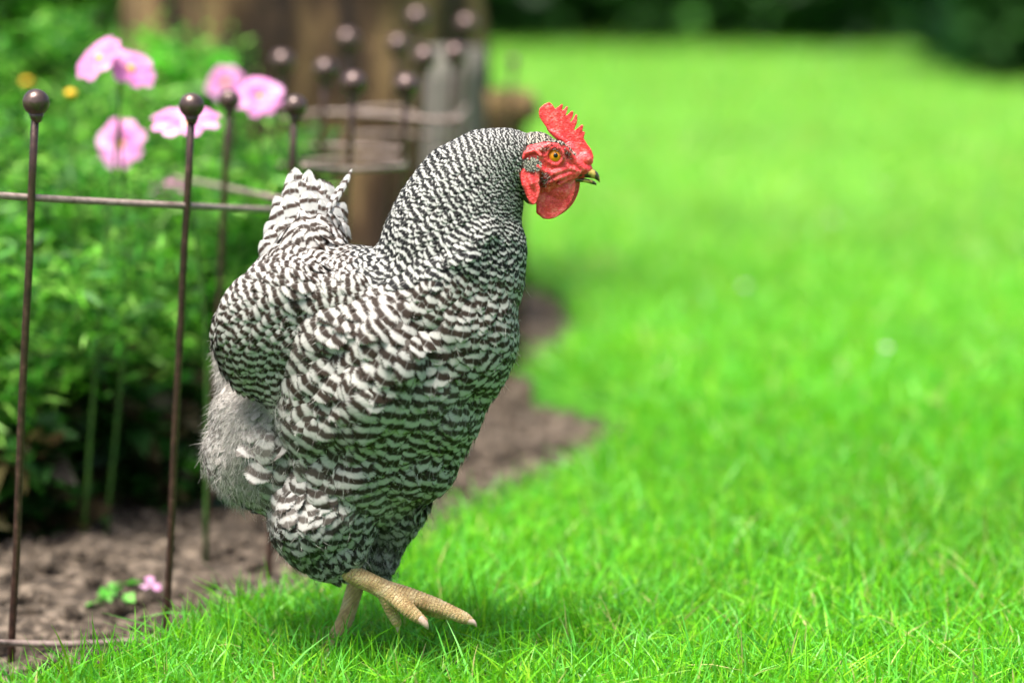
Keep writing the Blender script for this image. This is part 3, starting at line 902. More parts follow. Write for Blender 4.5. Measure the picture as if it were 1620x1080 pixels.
# sparse bristles below the brow and the grey ear tuft
for sgn in (-1, 1):
    N = 130
    a = rng.uniform(0, 2 * math.pi, N); rr = np.sqrt(rng.random(N))
    qq = np.stack([843.5 + 12 * rr * np.cos(a), 257.5 + 10 * rr * np.sin(a), sgn * np.full(N, 38.5)], 1)
    b = H(qq); n = np.tile([0, -1.0 * -sgn, 0], (N, 1)).astype(float)
    d = flow3(b, qq, np.stack([rng.normal(-.5, .4, N), rng.normal(.8, .3, N)], 1))
    feathers('ear_tuft', b, n, d, rng.uniform(.0028, .0042, N), rng.uniform(.0012, .002, N), rng.random(N), np.full(N, .0028), rng.uniform(0, .3, N), rng.random(N), M['crown'], hen, tilt=0.15)

for sgn in (-1, 1):
    N = 700
    px = np.r_[rng.normal(862, 7, 300), rng.normal(900, 10, 200), rng.normal(868, 22, 200)]; py = np.r_[rng.normal(283, 8, 300), rng.normal(243, 7, 200), rng.normal(232, 4, 200)]
    k = in_poly(FACE, px, py) & (px < 915); px, py = px[k], py[k]
    bv_ = BVHTree.FromPolygons([v.co for v in head_me.vertices], [tuple(p_.vertices) for p_ in head_me.polygons])
    P0 = []; Dn = []
    for a, b in zip(px, py):
        o = Vector(H([(a, b, sgn * 80)])[0]); t = Vector(H([(a, b, 0)])[0])
        h = bv_.ray_cast(o, (t - o).normalized())
        if h[0] is None: continue
        P0.append(h[0]); d = Vector((-.8, 0, -.25)) + Vector(rng.normal(0, .4, 3)) + h[1] * .35; Dn.append(d.normalized())
    n_ = len(P0); g = np.where(rng.random(n_) < .25, .5, .015)
    ribbons('bristles', np.array(P0), np.array(Dn), rng.uniform(.0012, .0028, n_), rng.uniform(.0003, .0006, n_), np.zeros((n_, 3)), np.stack([g, g * .95, g * .85], 1), M['down'], hen, 2)
# wing lying along the near flank
r = Raw()
r.ell((455, 505, -72), (114, 92, 46), rot=-12, tilt=14, seg=32, rings=20)
r.ell((418, 530, -58), (82, 84, 46), rot=0, tilt=22)
r.ell((440, 590, -62), (48, 60, 36), rot=-35, tilt=10)
r.ell((545, 490, -85), (70, 60, 34), rot=0)
wing_me = r.solid(0.0025, 9, 0.5)
lumps(wing_me, .0018, .045, 9)
WING = [
 (560, 440, -1, .1, 17, 6, .65, 0, .12), (500, 425, -1, .25, 18, 5.5, .6, 0, .06), (430, 440, -.9, .55, 22, 5.5, .5, 0, .04), (370, 470, -.55, .9, 27, 5.6, .40, 0, .03), (350, 520, -.2, 1, 30, 5.6, .34, 0, .03),
 (500, 465, -1, .25, 24, 8.0, .8, 0, .08), (450, 475, -.95, .4, 22, 6.5, .6, 0, .06), (400, 510, -.6, .85, 27, 5.8, .38, 0, .04), (450, 520, -.7, .7, 20, 6, .5, 0, .2), (500, 530, -.7, .7, 17, 6.5, .6, 0, .3), (510, 570, -.5, .85, 16, 6, .6, 0, .25),
 (375, 560, 0, 1, 30, 5.8, .34, 0, .03), (420, 560, -.1, 1, 26, 5.8, .36, 0, .05), (410, 605, .4, .95, 26, 5.8, .36, 0, .04), (450, 600, .2, 1, 24, 5.8, .38, 0, .06), (470, 640, .35, 1, 20, 5.6, .4, 0, .06)]
WING = [(a, b, c, d, L * 1.15, pr * 1.25, w * 1.1, f_, m_) for a, b, c, d, L, pr, w, f_, m_ in WING]
fW = field(WING); gW = phase_grid(fW)
wing = mesh_obj('wing', wing_me, M['underdown'], hen)
def wtract():
    p, n, area = sample_surface(wing_me, 26000, 31)
    q = unH(p)
    k = (n[:, 1] < 0.55); p, n, q = p[k], n[k], q[k]
    v = fW(q[:, 0], q[:, 1])
    kp = dart(p, 0.31 * v[:, 2] * 0.001 * np.sqrt(v[:, 4])); p, n, q, v = p[kp], n[kp], q[kp], v[kp]
    N = len(p); r2 = np.random.default_rng(5)
    ang = r2.normal(0, 1, N) * v[:, 6] * 0.8
    fx = v[:, 0] * np.cos(ang) - v[:, 1] * np.sin(ang); fy = v[:, 0] * np.sin(ang) + v[:, 1] * np.cos(ang)
    d = flow3(p, q, np.stack([fx, fy], 1))
    L = v[:, 2] * 0.001 * r2.uniform(.88, 1.12, N)
    o = feathers('wing_coverts', p, n, d, L, L * v[:, 4], gW(q[:, 0], q[:, 1]) + r2.normal(0, .16, N), v[:, 3] * .001, np.zeros(N), r2.random(N), M['feather'], None, tilt=0.10, cup=0.14, surf=BVHTree.FromPolygons([v_.co for v_ in wing_me.vertices], [tuple(p_.vertices) for p_ in wing_me.polygons]))
    o.parent = wing
    o.location = (0, 0, 0)
wtract()
# flight feathers showing along the lower rear rim of the wing
def quills(lst, name, parent, mat, cup=.10):
    b = H([x[0] for x in lst]); tip = H([x[1] for x in lst])
    d = tip - b; L = np.linalg.norm(d, axis=1); N = len(lst)
    n = np.array([x[4] if len(x) > 4 else (0, -1, 0) for x in lst], float); n /= np.linalg.norm(n, axis=1)[:, None]
    W = np.array([x[2] for x in lst]) * .001; per = np.array([x[3] for x in lst]) * .001
    cr = np.array([x[5] if len(x) > 5 else 0 for x in lst], float)
    o = feathers(name, b, n, d, L, W, 0.5 - L / per + rng.normal(0, .15, N), per, np.zeros(N), rng.random(N), mat, parent, tilt=0.0, cup=cup, follow=0.15, Rb=.12, curl=cr)
    return o
ql = []
for k in range(9):
    a = k / 8
    b0 = (470 - 60 * a, 520 - 20 * a, -75 + 25 * a); t0 = (482 - 138 * a ** 1.0, 652 - 118 * a ** 1.5, -70 + 45 * a)
    ql.append((b0, t0, 12, 6.5, (-.2, -1, .1)))
qo = quills(ql, 'flight_feathers', None, M['feather']); qo.parent = wing; qo.location = (0, 0, 0)

# tail: broad feathers fanned upward in three overlapping rows, with two loose curled ones
tl = []
def trow(tips, base, bz, tz, w, per, curl=.05, sp=.3):
    for (tx, ty) in tips:
        bx = base[0] + (tx - 490) * sp
        tl.append(((bx, base[1], bz), (tx + random.uniform(-2, 2), ty + random.uniform(-3, 3), tz), w * random.uniform(.9, 1.1), per, ((tx - 490) * .006, -1, .25), curl))
trow([(447, 274), (458, 264), (474, 268), (490, 276), (506, 280), (522, 284), (534, 290)], (492, 385), 128, 140, 25, 11, .06, .35)
trow([(432, 306), (446, 292), (460, 286), (476, 284), (492, 286), (508, 292), (524, 302), (540, 316)], (490, 395), 122, 130, 24, 10.5, .07, .4)
trow([(413, 352), (424, 328), (434, 318), (449, 312), (465, 302), (482, 300), (498, 303), (514, 312), (528, 326), (542, 342), (552, 352)], (488, 405), 115, 121, 25, 10, .08, .45)
trow([(404, 384), (416, 368), (430, 356), (446, 348), (463, 342), (480, 338), (497, 340), (514, 348), (530, 360), (545, 376), (556, 388)], (484, 430), 108, 111, 25, 9, .1, .5)
trow([(410, 402), (426, 392), (443, 384), (460, 379), (478, 376), (496, 378), (513, 384), (530, 394), (544, 402)], (480, 455), 104, 106, 23, 8.5, .12, .5)
tl.append(((520, 335, 128), (566, 264, 120), 6.0, 9, (.3, -1, .3), -.22))
tl.append(((515, 335, 126), (556, 280, 118), 7.0, 9, (.3, -1, .3), -.2))
quills(tl, 'tail_quills', hen, M['tail_feather'], cup=.16)

# down: loose strands on the abdomen and stray barbs everywhere
def down():
    fl = bv[:, 5]
    w = 0.02 + fl ** 1.5 * 1.0
    w = np.where(bq[:, 0] > 815, 0.004, w)
    w = np.where(bq[:, 1] < 440, 0.0, w); w = np.where(bq[:, 1] > 790, w * .3, w)
    w /= w.sum()
    N = 26000
    i = rng.choice(len(bp), N, p=w)
    jit = rng.normal(0, 1, (N, 3)) * 0.006
    jit -= bn[i] * (jit * bn[i]).sum(1)[:, None]
    base = bp[i] + jit + bn[i] * rng.uniform(.0005, .004, N)[:, None]
    dd = bd[i] + rng.normal(0, .35, (N, 3)) + bn[i] * rng.uniform(0, .35, N)[:, None]
    dd /= np.linalg.norm(dd, axis=1)[:, None]
    Ln = rng.uniform(.004, .012, N) * np.where(fl[i] > .4, 1.1, .75)
    g = rng.uniform(.26, .56, N); f = fl[i] > .4
    col = np.stack([g, g * .93, g * .86], 1)
    dk = (~f) & (rng.random(N) < .4); col[dk] *= 0.08
    ribbons('down', base, dd, Ln, rng.uniform(.00018, .00034, N), rng.normal(0, .0015, (N, 3)) - bn[i] * .001, col, M['down'], hen)
down()

# ------------------------------------------------------------------ lawn grass
def grass_cloud(name, x, y, ln, wd, lean, cols, z0=0.0, seg=3, label=None):
    N = len(x)
    P0 = np.stack([x, y, z0 + 0.004 * wob(x, y, 3, 5)], 1)
    az = rng.uniform(0, 2 * math.pi, N)
    D = np.stack([np.cos(az) * lean, np.sin(az) * lean, np.ones(N)], 1); D /= np.linalg.norm(D, axis=1)[:, None]
    b2 = rng.uniform(0, 2 * math.pi, N)
    bend = np.stack([np.cos(az) * lean + .3 * np.cos(b2), np.sin(az) * lean + .3 * np.sin(b2), -np.abs(rng.normal(0, .35, N))], 1) * (ln * rng.uniform(.2, .7, N))[:, None]
    o = ribbons(name, P0, D, ln, wd, bend, cols, M['grass'], None, seg)
    return tag(o, kind='stuff')
def grass_cols(x, y, N):
    t = rng.random(N); patch = 0.5 + 0.5 * wob(x, y, 2.2, 9)
    a = np.array([0.065, 0.34, 0.003]); b = np.array([0.17, 0.52, 0.008]); c = np.array([0.13, 0.52, 0.055]); d = np.array([0.27, 0.56, 0.02]); e = np.array([0.50, 0.44, 0.18])
    col = a + (b - a) * t[:, None]
    k = rng.random(N)
    col[k < .30] = (c * rng.uniform(.7, 1.2, (N, 1)))[k < .30]  # pale mint blades carry the sky's reflection in their colour
    m = (k > .88); col[m] = (d * rng.uniform(.7, 1.1, (N, 1)))[m]
    m = (k > .975); col[m] = e
    return col * ((0.8 + 0.35 * patch) * rng.uniform(.6, 1.2, N))[:, None]
def scatter(n, y0, y1, power, margin=0.28):
    "positions in the strip of lawn the camera sees and a step to either side, thinning with distance"
    u = rng.random(n)
    if abs(power - 2) < 1e-6: y = np.exp(np.log(y0) + u * (np.log(y1) - np.log(y0)))
    else:
        k = 2 - power; y = (y0 ** k + u * (y1 ** k - y0 ** k)) ** (1 / k)
    hw = 0.27 * y + margin
    x = rng.uniform(-1, 1, n) * hw
    k = ~in_bed(x, y)
    return x[k], y[k]
x, y = scatter(95000, 1.5, 2.75, 1.3, 0.18)
N = len(x); ln = rng.gamma(6, .0042, N); ln = np.clip(ln, .008, .055)
o = grass_cloud('lawn_grass', x, y, ln, rng.uniform(.0009, .0026, N), np.abs(rng.normal(0, .75, N)), np.clip(grass_cols(x, y, N) * 1.12 + np.array([.022, .02, .006]), 0, .75))
tag(o, 'fine bright green lawn grass around the hen', 'grass')
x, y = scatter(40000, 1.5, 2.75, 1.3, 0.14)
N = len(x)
o = grass_cloud('low_grass', x, y, rng.uniform(.006, .018, N), rng.uniform(.0015, .0038, N), np.abs(rng.normal(0, 1.3, N)), grass_cols(x, y, N) * .55)  # blade colour darkened to paint the shaded gaps between longer blades
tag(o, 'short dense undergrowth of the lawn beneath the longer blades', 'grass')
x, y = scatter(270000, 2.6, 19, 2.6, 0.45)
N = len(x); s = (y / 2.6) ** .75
o = grass_cloud('distant_grass', x, y, np.clip(rng.gamma(7, .0040, N), .01, .05) * s ** .6, rng.uniform(.0018, .0040, N) * s, np.abs(rng.normal(0, .9, N)), np.clip(grass_cols(x, y, N) * 1.15 + np.clip((y - 2.8) / 3, 0, 1)[:, None] * np.array([.10, .06, .040]), 0, .75), seg=2)  # colour pales with distance, a painted veil of haze
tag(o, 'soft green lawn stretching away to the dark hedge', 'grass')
# longer blades leaning over the edge of the bed
ex, ey = [], []
for i in range(1, 11):
    (x1, y1), (x2, y2) = bed[i], bed[i + 1]
    m = int(1500 * math.hypot(x2 - x1, y2 - y1))
    t = rng.random(m); sp_ = .015 if i < 8 else .05; ex.append(x1 + (x2 - x1) * t + rng.normal(.012, .015, m)); ey.append(y1 + (y2 - y1) * t + np.abs(rng.normal(0, sp_, m)) * (1 if i >= 8 else 0) + rng.normal(0, .012, m))
ex = np.concatenate(ex); ey = np.concatenate(ey); N = len(ex)
o = grass_cloud('edge_grass', ex, ey, rng.uniform(.02, .055, N), rng.uniform(.0012, .0026, N), np.abs(rng.normal(0, .5, N)), grass_cols(ex, ey, N), z0=-.008)
tag(o, 'longer grass blades leaning over the edge of the soil bed', 'grass')
# a few tall blades round the feet
tb = [(-.150, 1.84, .050), (-.205, 1.86, .062), (-.166, 1.80, .045), (-.10, 1.80, .05), (-.29, 1.87, .05), (.06, 1.95, .055), (.13, 1.80, .06), (.20, 1.9, .05), (-.06, 1.78, .05)]
N = 260
tx = np.concatenate([[t[0] for t in tb], rng.uniform(-.45, .45, N)]); ty = np.concatenate([[t[1] for t in tb], rng.uniform(1.6, 2.4, N)]); tn = np.concatenate([[t[2] for t in tb], rng.uniform(.035, .065, N)])
k = ~in_bed(tx, ty); tx, ty, tn = tx[k], ty[k], tn[k]; N = len(tx)
c = grass_cols(tx, ty, N) * .8
o = grass_cloud('tall_grass', tx, ty, tn, rng.uniform(.0016, .003, N), np.abs(rng.normal(0, .3, N)), c, seg=5)
tag(o, 'scattered taller single blades standing out of the short lawn', 'grass')

# ------------------------------------------------------------------ soil crumbs
def clods():
    r2 = np.random.default_rng(12); V = []; F = []; o = 0
    N = 9000
    x = r2.uniform(-1.4, .35, N); y = r2.uniform(1.5, 4.0, N)
    k = in_bed(x, y); x, y = x[k], y[k]
    base = []
    for th in (0.5, 1.3, 2.2):
        for j in range(6): base.append((math.sin(th) * math.cos(j * math.pi / 3), math.sin(th) * math.sin(j * math.pi / 3), math.cos(th)))
    base = np.array([(0, 0, 1)] * 6 + base)
    fc = [(i * 6 + j, i * 6 + (j + 1) % 6, (i + 1) * 6 + (j + 1) % 6, (i + 1) * 6 + j) for i in range(3) for j in range(6)]
    for i in range(len(x)):
        s = r2.gamma(1.4, .0026) + .001
        v = base * (1 + r2.normal(0, .18, (24, 1))) * np.array([s, s * r2.uniform(.6, 1.3), s * .75]); v[:6] = v[:6].mean(0) + (v[:6] - v[:6].mean(0)) * .5
        V.append(v + (x[i], y[i], -.028)); F.append(np.array(fc) + o); o += 24
    me = quads_mesh('soil_crumbs', np.vstack(V), np.vstack(F))
    tag(mesh_obj('soil_crumbs', me, M['soil']), 'brown crumbs and clods lying on the bare soil bed', 'soil crumbs', kind='stuff')
clods()

# ------------------------------------------------------------------ fence of rusty rods with ball finials
SOIL = -0.032
def fence(name, label, posts, rails, tilt=0.0):
    "posts: (px, py, Y, dx lean, ball radius); rails: list of lists of (x, y, z)"
    p0 = P(posts[0][0], posts[0][1], posts[0][2])
    root = empty(name, (p0[0], p0[1], SOIL))
    tag(root, label, 'fence', 'rusty rod fences with ball tops')
    for px, py, Y, lean, br in posts:
        x, yy, z = P(px, py, Y)
        r = Raw()
        top = Vector((x, yy, z)); bot = Vector((P(px - 38, 1000, Y)[0] + lean, yy, SOIL - .03))
        n = 8; pts = [bot.lerp(top, i / n) + Vector((random.uniform(-1, 1) * .0006, random.uniform(-1, 1) * .0006, 0)) for i in range(n + 1)]
        r.tube(pts, 0.0033, 10)
        po = r.obj('post', M['rust'], root)
        r = Raw(); r.ell((0, 0, 0), (br, br, br), seg=28, rings=18, conv=None)
        r.v = [(a + x, b + yy, c + z) for a, b, c in r.v]
        # small collar under the ball
        r.tube([(x, yy, z - br * 1.5), (x, yy, z - br * 1.15), (x, yy, z - br * .8)], [.0036, .0052, .0065], 12)
        f = mk('finial', r.v, r.f, M['ball']); f.parent = po
    for rl in rails:
        r = Raw(); r.tube(smooth_path(rl, 5), 0.0030, 8); r.obj('rail', M['rail'], root)
    return root
BR = 0.0112
fence('garden_fence', 'rusty rod fence nearest the camera, running from the left edge to behind the tail',
    [(57, 162, 2.02, -.004, BR), (303, 167, 2.10, -.004, BR * .98), (467, 168, 2.32, -.004, BR)],
    [[P(-260, 300, 1.98), P(-60, 306, 2.0), P(55, 313, 2.025), P(180, 320, 2.06), P(300, 326, 2.105), P(400, 331, 2.22), P(470, 333, 2.325)],
     [P(-260, 1012, 1.90), P(-60, 1014, 1.95), P(25, 1017, 2.0), P(130, 1018, 2.03), P(262, 1005, 2.11), P(360, 960, 2.22), P(440, 915, 2.33)]])
fence('garden_fence', 'rusty rod fence crossing behind the pink flowers towards the hen’s tail'.replace('’', "'"),
    [(363, 158, 2.45, 0, BR), (372, 124, 2.85, 0, BR)],
    [[P(255, 281, 2.75), P(310, 288, 2.65), P(372, 300, 2.52), P(430, 312, 2.40), P(468, 318, 2.34)],
     [P(310, 905, 2.75), P(400, 900, 2.55), P(468, 905, 2.36)],
     [P(240, 300, 3.15), P(300, 262, 3.0), P(380, 262, 2.9), P(450, 262, 2.8)]])
fence('garden_fence', 'rusty rod fence ring in front of the tree trunk, left of the hen\'s neck',
    [(560, 132, 2.55, 0, BR * 1.2), (643, 136, 2.62, 0, BR * 1.2), (515, 111, 2.80, 0, BR * 1.25), (447, 98, 2.88, 0, BR * 1.3)],
    [[P(410, 238, 2.9), P(480, 232, 2.85), P(560, 232, 2.75), P(640, 236, 2.64)],
     [P(480, 262, 2.45), P(530, 268, 2.5), P(600, 266, 2.55), P(643, 262, 2.62)],
     [P(420, 262, 2.9), P(500, 255, 2.8), P(580, 250, 2.7), P(643, 254, 2.63)],
     [P(447, 185, 2.9), P(520, 178, 2.95), P(600, 182, 2.9), P(690, 190, 2.85), P(730, 188, 2.8)]])
fence('garden_fence', 'farthest rusty rod fence ring, its finials highest beside the grey wooden post',
    [(672, 92, 3.0, 0, BR * 1.35), (720, 86, 3.1, 0, BR * 1.3), (630, 72, 3.2, 0, BR * 1.3), (550, 64, 3.2, 0, BR * 1.4), (738, 40, 3.35, 0, BR * 1.4), (660, 30, 3.4, 0, BR * 1.5)],
    [[P(550, 176, 3.2), P(630, 172, 3.15), P(672, 190, 3.0), P(720, 186, 3.1), P(738, 170, 3.35)],
     [P(550, 215, 3.2), P(630, 212, 3.15), P(672, 215, 3.0), P(720, 210, 3.1)]])
fence('garden_stake', 'single thin dark stake with a small ball beyond the weathered logs', [(812, 99, 3.6, 0, BR * .8)], [])

# ------------------------------------------------------------------ trunk and old wood
def trunk_mesh(cx, cy, z0, z1, r0, r1, seg=64, rings=40, seed=1, flare=0.35, leanx=0.0, ridge=0.06):
    v = []; f = []
    for i in range(rings + 1):
        t = i / rings; z = z0 + (z1 - z0) * t ** 1.3
        rr = r0 + (r1 - r0) * t; fl = 1 + flare * math.exp(-(z - z0) / 0.18)
        for j in range(seg):
            a = 2 * math.pi * j / seg
            k = 1 + ridge * math.sin(a * 7 + seed + z * 1.3) + ridge * .7 * math.sin(a * 13 + z * 3 + seed) + ridge * .6 * math.sin(a * 3 + seed * 2) * fl + ridge * .4 * math.sin(z * 21 + a * 5)
            v.append((cx + leanx * z + math.cos(a) * rr * fl * k, cy + math.sin(a) * rr * fl * k, z))
    for i in range(rings):
        for j in range(seg): f.append((i * seg + j, i * seg + (j + 1) % seg, (i + 1) * seg + (j + 1) % seg, (i + 1) * seg + j))
    f.append(tuple(range(seg))[::-1]); f.append(tuple(rings * seg + j for j in range(seg)))
    return v, f
tx0 = P(492, 300, 4.05)[0]
tree = empty('old_tree', (tx0, 4.05, SOIL)); tag(tree, 'thick old tree with rough brown bark rising behind the garden fence', 'tree')
v, f = trunk_mesh(tx0, 4.05, SOIL - .05, 1.15, .285, .27, seed=2, flare=.12, ridge=.05)
mk('trunk', v, f, M['bark'], tree)
sx = P(720, 300, 3.75)[0]
v, f = trunk_mesh(sx, 3.72, SOIL - .05, P(0, 75, 3.72)[2], .052, .048, 24, 14, 4, .0, 0, .02)
tag(mk('wooden_post', v, f, M['greywood']), 'grey weathered wooden post standing beside the tree trunk', 'post')
sx = P(776, 300, 4.0)[0]
v, f = trunk_mesh(sx, 4.0, SOIL - .05, P(0, 142, 4.0)[2], .048, .055, 32, 16, 6, .05, 0, .07)
r = Raw(); r.add(v, f); zt = P(0, 175, 4.0)[2]
r.tube([(sx, 4.0, zt - .03), (sx + .04, 3.98, zt), (sx + .072, 3.97, zt + .012)], [.032, .030, .024], 12)
v, f = r.v, r.f
tag(mk('tree_stump', v, f, M['bark']), 'sawn grey brown stump right of the post, behind the hen\'s neck', 'stump')
sx = P(815, 300, 3.45)[0]
v, f = trunk_mesh(P(768, 500, 3.5)[0], 3.5, SOIL - .05, P(0, 430, 3.5)[2], .050, .040, 32, 16, 9, .30, 0, .06)
tag(mk('tree_stump', v, f, M['bark']), 'low dark stump hidden mostly behind the hen\'s breast', 'stump')

# ------------------------------------------------------------------ leaves, plants, hedge
def leaves(n, box_fn, size, palette, wide=.45, droop=.3, seed=0):
    "n small pointed leaves, each two quads folded on its midrib; returns V, F, C"
    r2 = np.random.default_rng(seed)
    P0 = box_fn(n, r2)
    d = r2.normal(0, 1, (n, 3)); d[:, 2] = d[:, 2] * .5 + droop * -1 + .4; d /= np.linalg.norm(d, axis=1)[:, None]
    sd = np.cross(d, r2.normal(0, 1, (n, 3)) * .6 + np.array([0, 0, 1.0])); sd /= np.linalg.norm(sd, axis=1)[:, None]
    up = np.cross(sd, d)
    L = size * r2.uniform(.6, 1.35, n)
    l = L[:, None]; w = l * wide * .5
    v = np.stack([P0, P0 + d * l * .45 - sd * w + up * l * .06, P0 + d * l - up * l * .1, P0 + d * l * .45 + sd * w + up * l * .06], 1).reshape(-1, 3)
    F = np.arange(n * 4).reshape(n, 4)
    pal = np.array(palette); k = r2.integers(0, len(pal), n)
    c = pal[k] * r2.uniform(.7, 1.25, (n, 1))
    return v, F, np.repeat(c, 4, 0)
def clump(cx, cy, z0, rx, ry, h, lobes, seed, hollow=.55):
    r2 = np.random.default_rng(seed)
    C = []
    for _ in range(lobes):
        a = r2.uniform(0, 2 * math.pi); q = math.sqrt(r2.random())
        C.append((cx + rx * .75 * q * math.cos(a), cy + ry * .75 * q * math.sin(a), z0 + h * r2.uniform(.12, .95), r2.uniform(.16, .34)))
    C = np.array(C)
    def fn(n, r3):
        k = r3.integers(0, lobes, n); d = r3.normal(0, 1, (n, 3)); d /= np.linalg.norm(d, axis=1)[:, None]
        rad = C[k, 3] * (hollow + (1 - hollow) * r3.random(n)) 
        return np.stack([C[k, 0] + d[:, 0] * rad * rx, C[k, 1] + d[:, 1] * rad * ry, np.maximum(C[k, 2] + d[:, 2] * rad * h, z0 + .01)], 1)
    return fn
GREEN = [(0.05, .26, .012), (.08, .36, .02), (.03, .17, .01), (.12, .42, .03)]
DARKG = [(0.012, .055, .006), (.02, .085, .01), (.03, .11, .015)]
def foliage_obj(name, data, parent, mat='leaf'):
    me = quads_mesh(name, data[0], data[1], None, {'col': data[2]})
    return mesh_obj(name, me, M[mat], parent)
def stems_obj(name, lst, parent, mat='stem'):
    r = Raw()
    for pts, r0, r1 in lst: 
        p = smooth_path(pts, 4); r.tube(p, list(np.linspace(r0, r1, len(p))), 7)
    return r.obj(name, M[mat], parent)

def fern_plant(name, label, x, y, h, spread, n, seed, pal=GREEN, cat='plant', group=None, size=.030):
    "bushy annual with threadlike leaflets carried on branching stems, bare below"
    root = empty(name, (x, y, SOIL)); tag(root, label, cat, group)
    r2 = random.Random(seed); st = []; cen = []
    for _ in range(9):
        a = r2.uniform(0, 6.28); q = spread * r2.uniform(.3, 1)
        top = (x + math.cos(a) * q, y + math.sin(a) * q * .8, SOIL + h * r2.uniform(.75, 1))
        mid = (x + math.cos(a) * q * .35, y + math.sin(a) * q * .3, SOIL + h * .5)
        st.append(([(x + r2.uniform(-.02, .02), y + r2.uniform(-.02, .02), SOIL - .01), mid, top], 0.0022, .001))
        for _ in range(9):
            t = r2.uniform(.36, 1.0)
            cen.append((x + (top[0] - x) * t + r2.uniform(-.06, .06), y + (top[1] - y) * t + r2.uniform(-.06, .06), SOIL + (top[2] - SOIL) * t + r2.uniform(-.03, .03), r2.uniform(.03, .065)))
    stems_obj('stems', st, root)
    C = np.array(cen)
    def fn(n, r3):
        k = r3.integers(0, len(C), n)
        return C[k, :3] + r3.normal(0, .5, (n, 3)) * C[k, 3:4] * np.array([1, 1, .7])
    foliage_obj('foliage', leaves(n, fn, size, pal, wide=.16, seed=seed), root)
    return root
shrub_later = []
# the bed on the left, near to far
spots = [(-40, 2.55, .40, .17, 5200, 'feathery green cosmos plant at the left edge of the photo, in front'),
         (130, 2.65, .43, .17, 5200, 'feathery green cosmos plant between the first two near fence posts'),
         (260, 2.85, .40, .16, 4600, 'feathery green cosmos plant right behind the second near fence post'),
         (-120, 3.1, .52, .20, 4200, 'tall feathery plant at the far left, behind the front row'),
         (60, 3.2, .55, .20, 4200, 'tall feathery plant behind the leftmost ball finial'),
         (200, 3.3, .50, .20, 4200, 'tall feathery plant under the two pink flowers'),
         (330, 3.2, .36, .15, 3600, 'low feathery plant left of the hen\'s tail'),
         (420, 3.0, .26, .13, 2600, 'small feathery plant hidden behind the hen\'s tail')]
LG = [(0.05, .27, .012), (.13, .44, .02), (.035, .18, .01), (.24, .52, .07), (.02, .10, .008)]
for i, (px, Y, h, sp, n, lab) in enumerate(spots):
    fern_plant('cosmos_plant', lab, P(px, 500, Y)[0], Y, h, sp, n, 40 + i, pal=LG, group='feathery plants in the soil bed')
for i, (px, Y, rx) in enumerate(((-60, 2.52, .15), (50, 2.62, .15), (160, 2.70, .15), (280, 2.9, .14), (0, 3.3, .22), (230, 3.5, .22), (390, 3.3, .12))):
    shrub_later.append((px, Y, rx, i))
# broad leaved bush behind the flowers
def shrub(name, label, x, y, z0, rx, ry, h, n, lobes, pal, size, seed, group=None, cat='shrub', stem=True, wide=.5):
    root = empty(name, (x, y, z0)); tag(root, label, cat, group)
    foliage_obj('foliage', leaves(n, clump(x, y, z0, rx, ry, h, lobes, seed), size, pal, wide=wide, seed=seed), root)
    if stem:
        rr = random.Random(seed); st = []
        for _ in range(6):
            st.append(([(x + rr.uniform(-.1, .1) * rx, y + rr.uniform(-.1, .1) * ry, z0 - .02), (x + rr.uniform(-.3, .3) * rx, y + rr.uniform(-.3, .3) * ry, z0 + h * .4), (x + rr.uniform(-.6, .6) * rx, y + rr.uniform(-.5, .5) * ry, z0 + h * .8)], .02 * h, .006 * h))
        stems_obj('stem', st, root, 'bark')
    return root
SHADE_PLANTS = ['dark low leafy plant under the cosmos at the left edge', 'dark low leafy plant under the leftmost ball finial', 'dark low leafy plant between the two nearest fence posts', 'dark low leafy plant right of the second fence post',
       'dark undergrowth plant at the back of the bed, far left', 'dark undergrowth plant at the back of the bed, middle', 'dark undergrowth plant by the trunk foot, left of the hen']
for px, Y, rx, i in shrub_later:  # plants added with dark leaf colours to paint the shade below the cosmos
    shrub('low_plant', SHADE_PLANTS[i], P(px, 700, Y)[0], Y, SOIL, rx, rx * .8, (.14, .19, .12, .16)[i] if Y < 3.2 else .32, 1500, 9, DARKG + [(.03, .14, .01), (.05, .035, .015), (.07, .06, .02)], .045, 120 + i, 'dark low plants under the cosmos', cat='plant', stem=False)
shrub('leafy_bush', 'bright broad leaved bush left of the tree trunk', P(-20, 0, 4.4)[0], 4.4, 0, .22, .22, .8, 3600, 16, LG, .07, 61)
shrub('leafy_bush', 'bright green bush at the far left edge behind the bed', P(-180, 0, 4.7)[0], 4.7, 0, .5, .35, .9, 5000, 16, LG, .07, 62)
shrub('leafy_plant', 'rounded bright leafy plant just left of the trunk base', P(310, 0, 3.45)[0], 3.45, SOIL, .085, .09, .40, 900, 7, [(.10, .5, .02), (.08, .42, .02)], .075, 63, cat='plant')
# seedling on the soil
sx, sy = G(182, 962, SOIL)
root = empty('seedling', (sx, sy, SOIL)); tag(root, 'tiny green seedling growing in the bare soil near the fallen petals', 'seedling')
stems_obj('stem', [([(sx, sy, SOIL - .01), (sx, sy, SOIL + .01), (sx + .003, sy, SOIL + .02)], .0015, .001)], root)
foliage_obj('foliage', leaves(26, lambda n, r3: np.array([sx, sy, SOIL + .015]) + r3.normal(0, .008, (n, 3)) * np.array([1, 1, .7]), .016, [(.10, .40, .04), (.16, .45, .08)], wide=.7, seed=5), root)

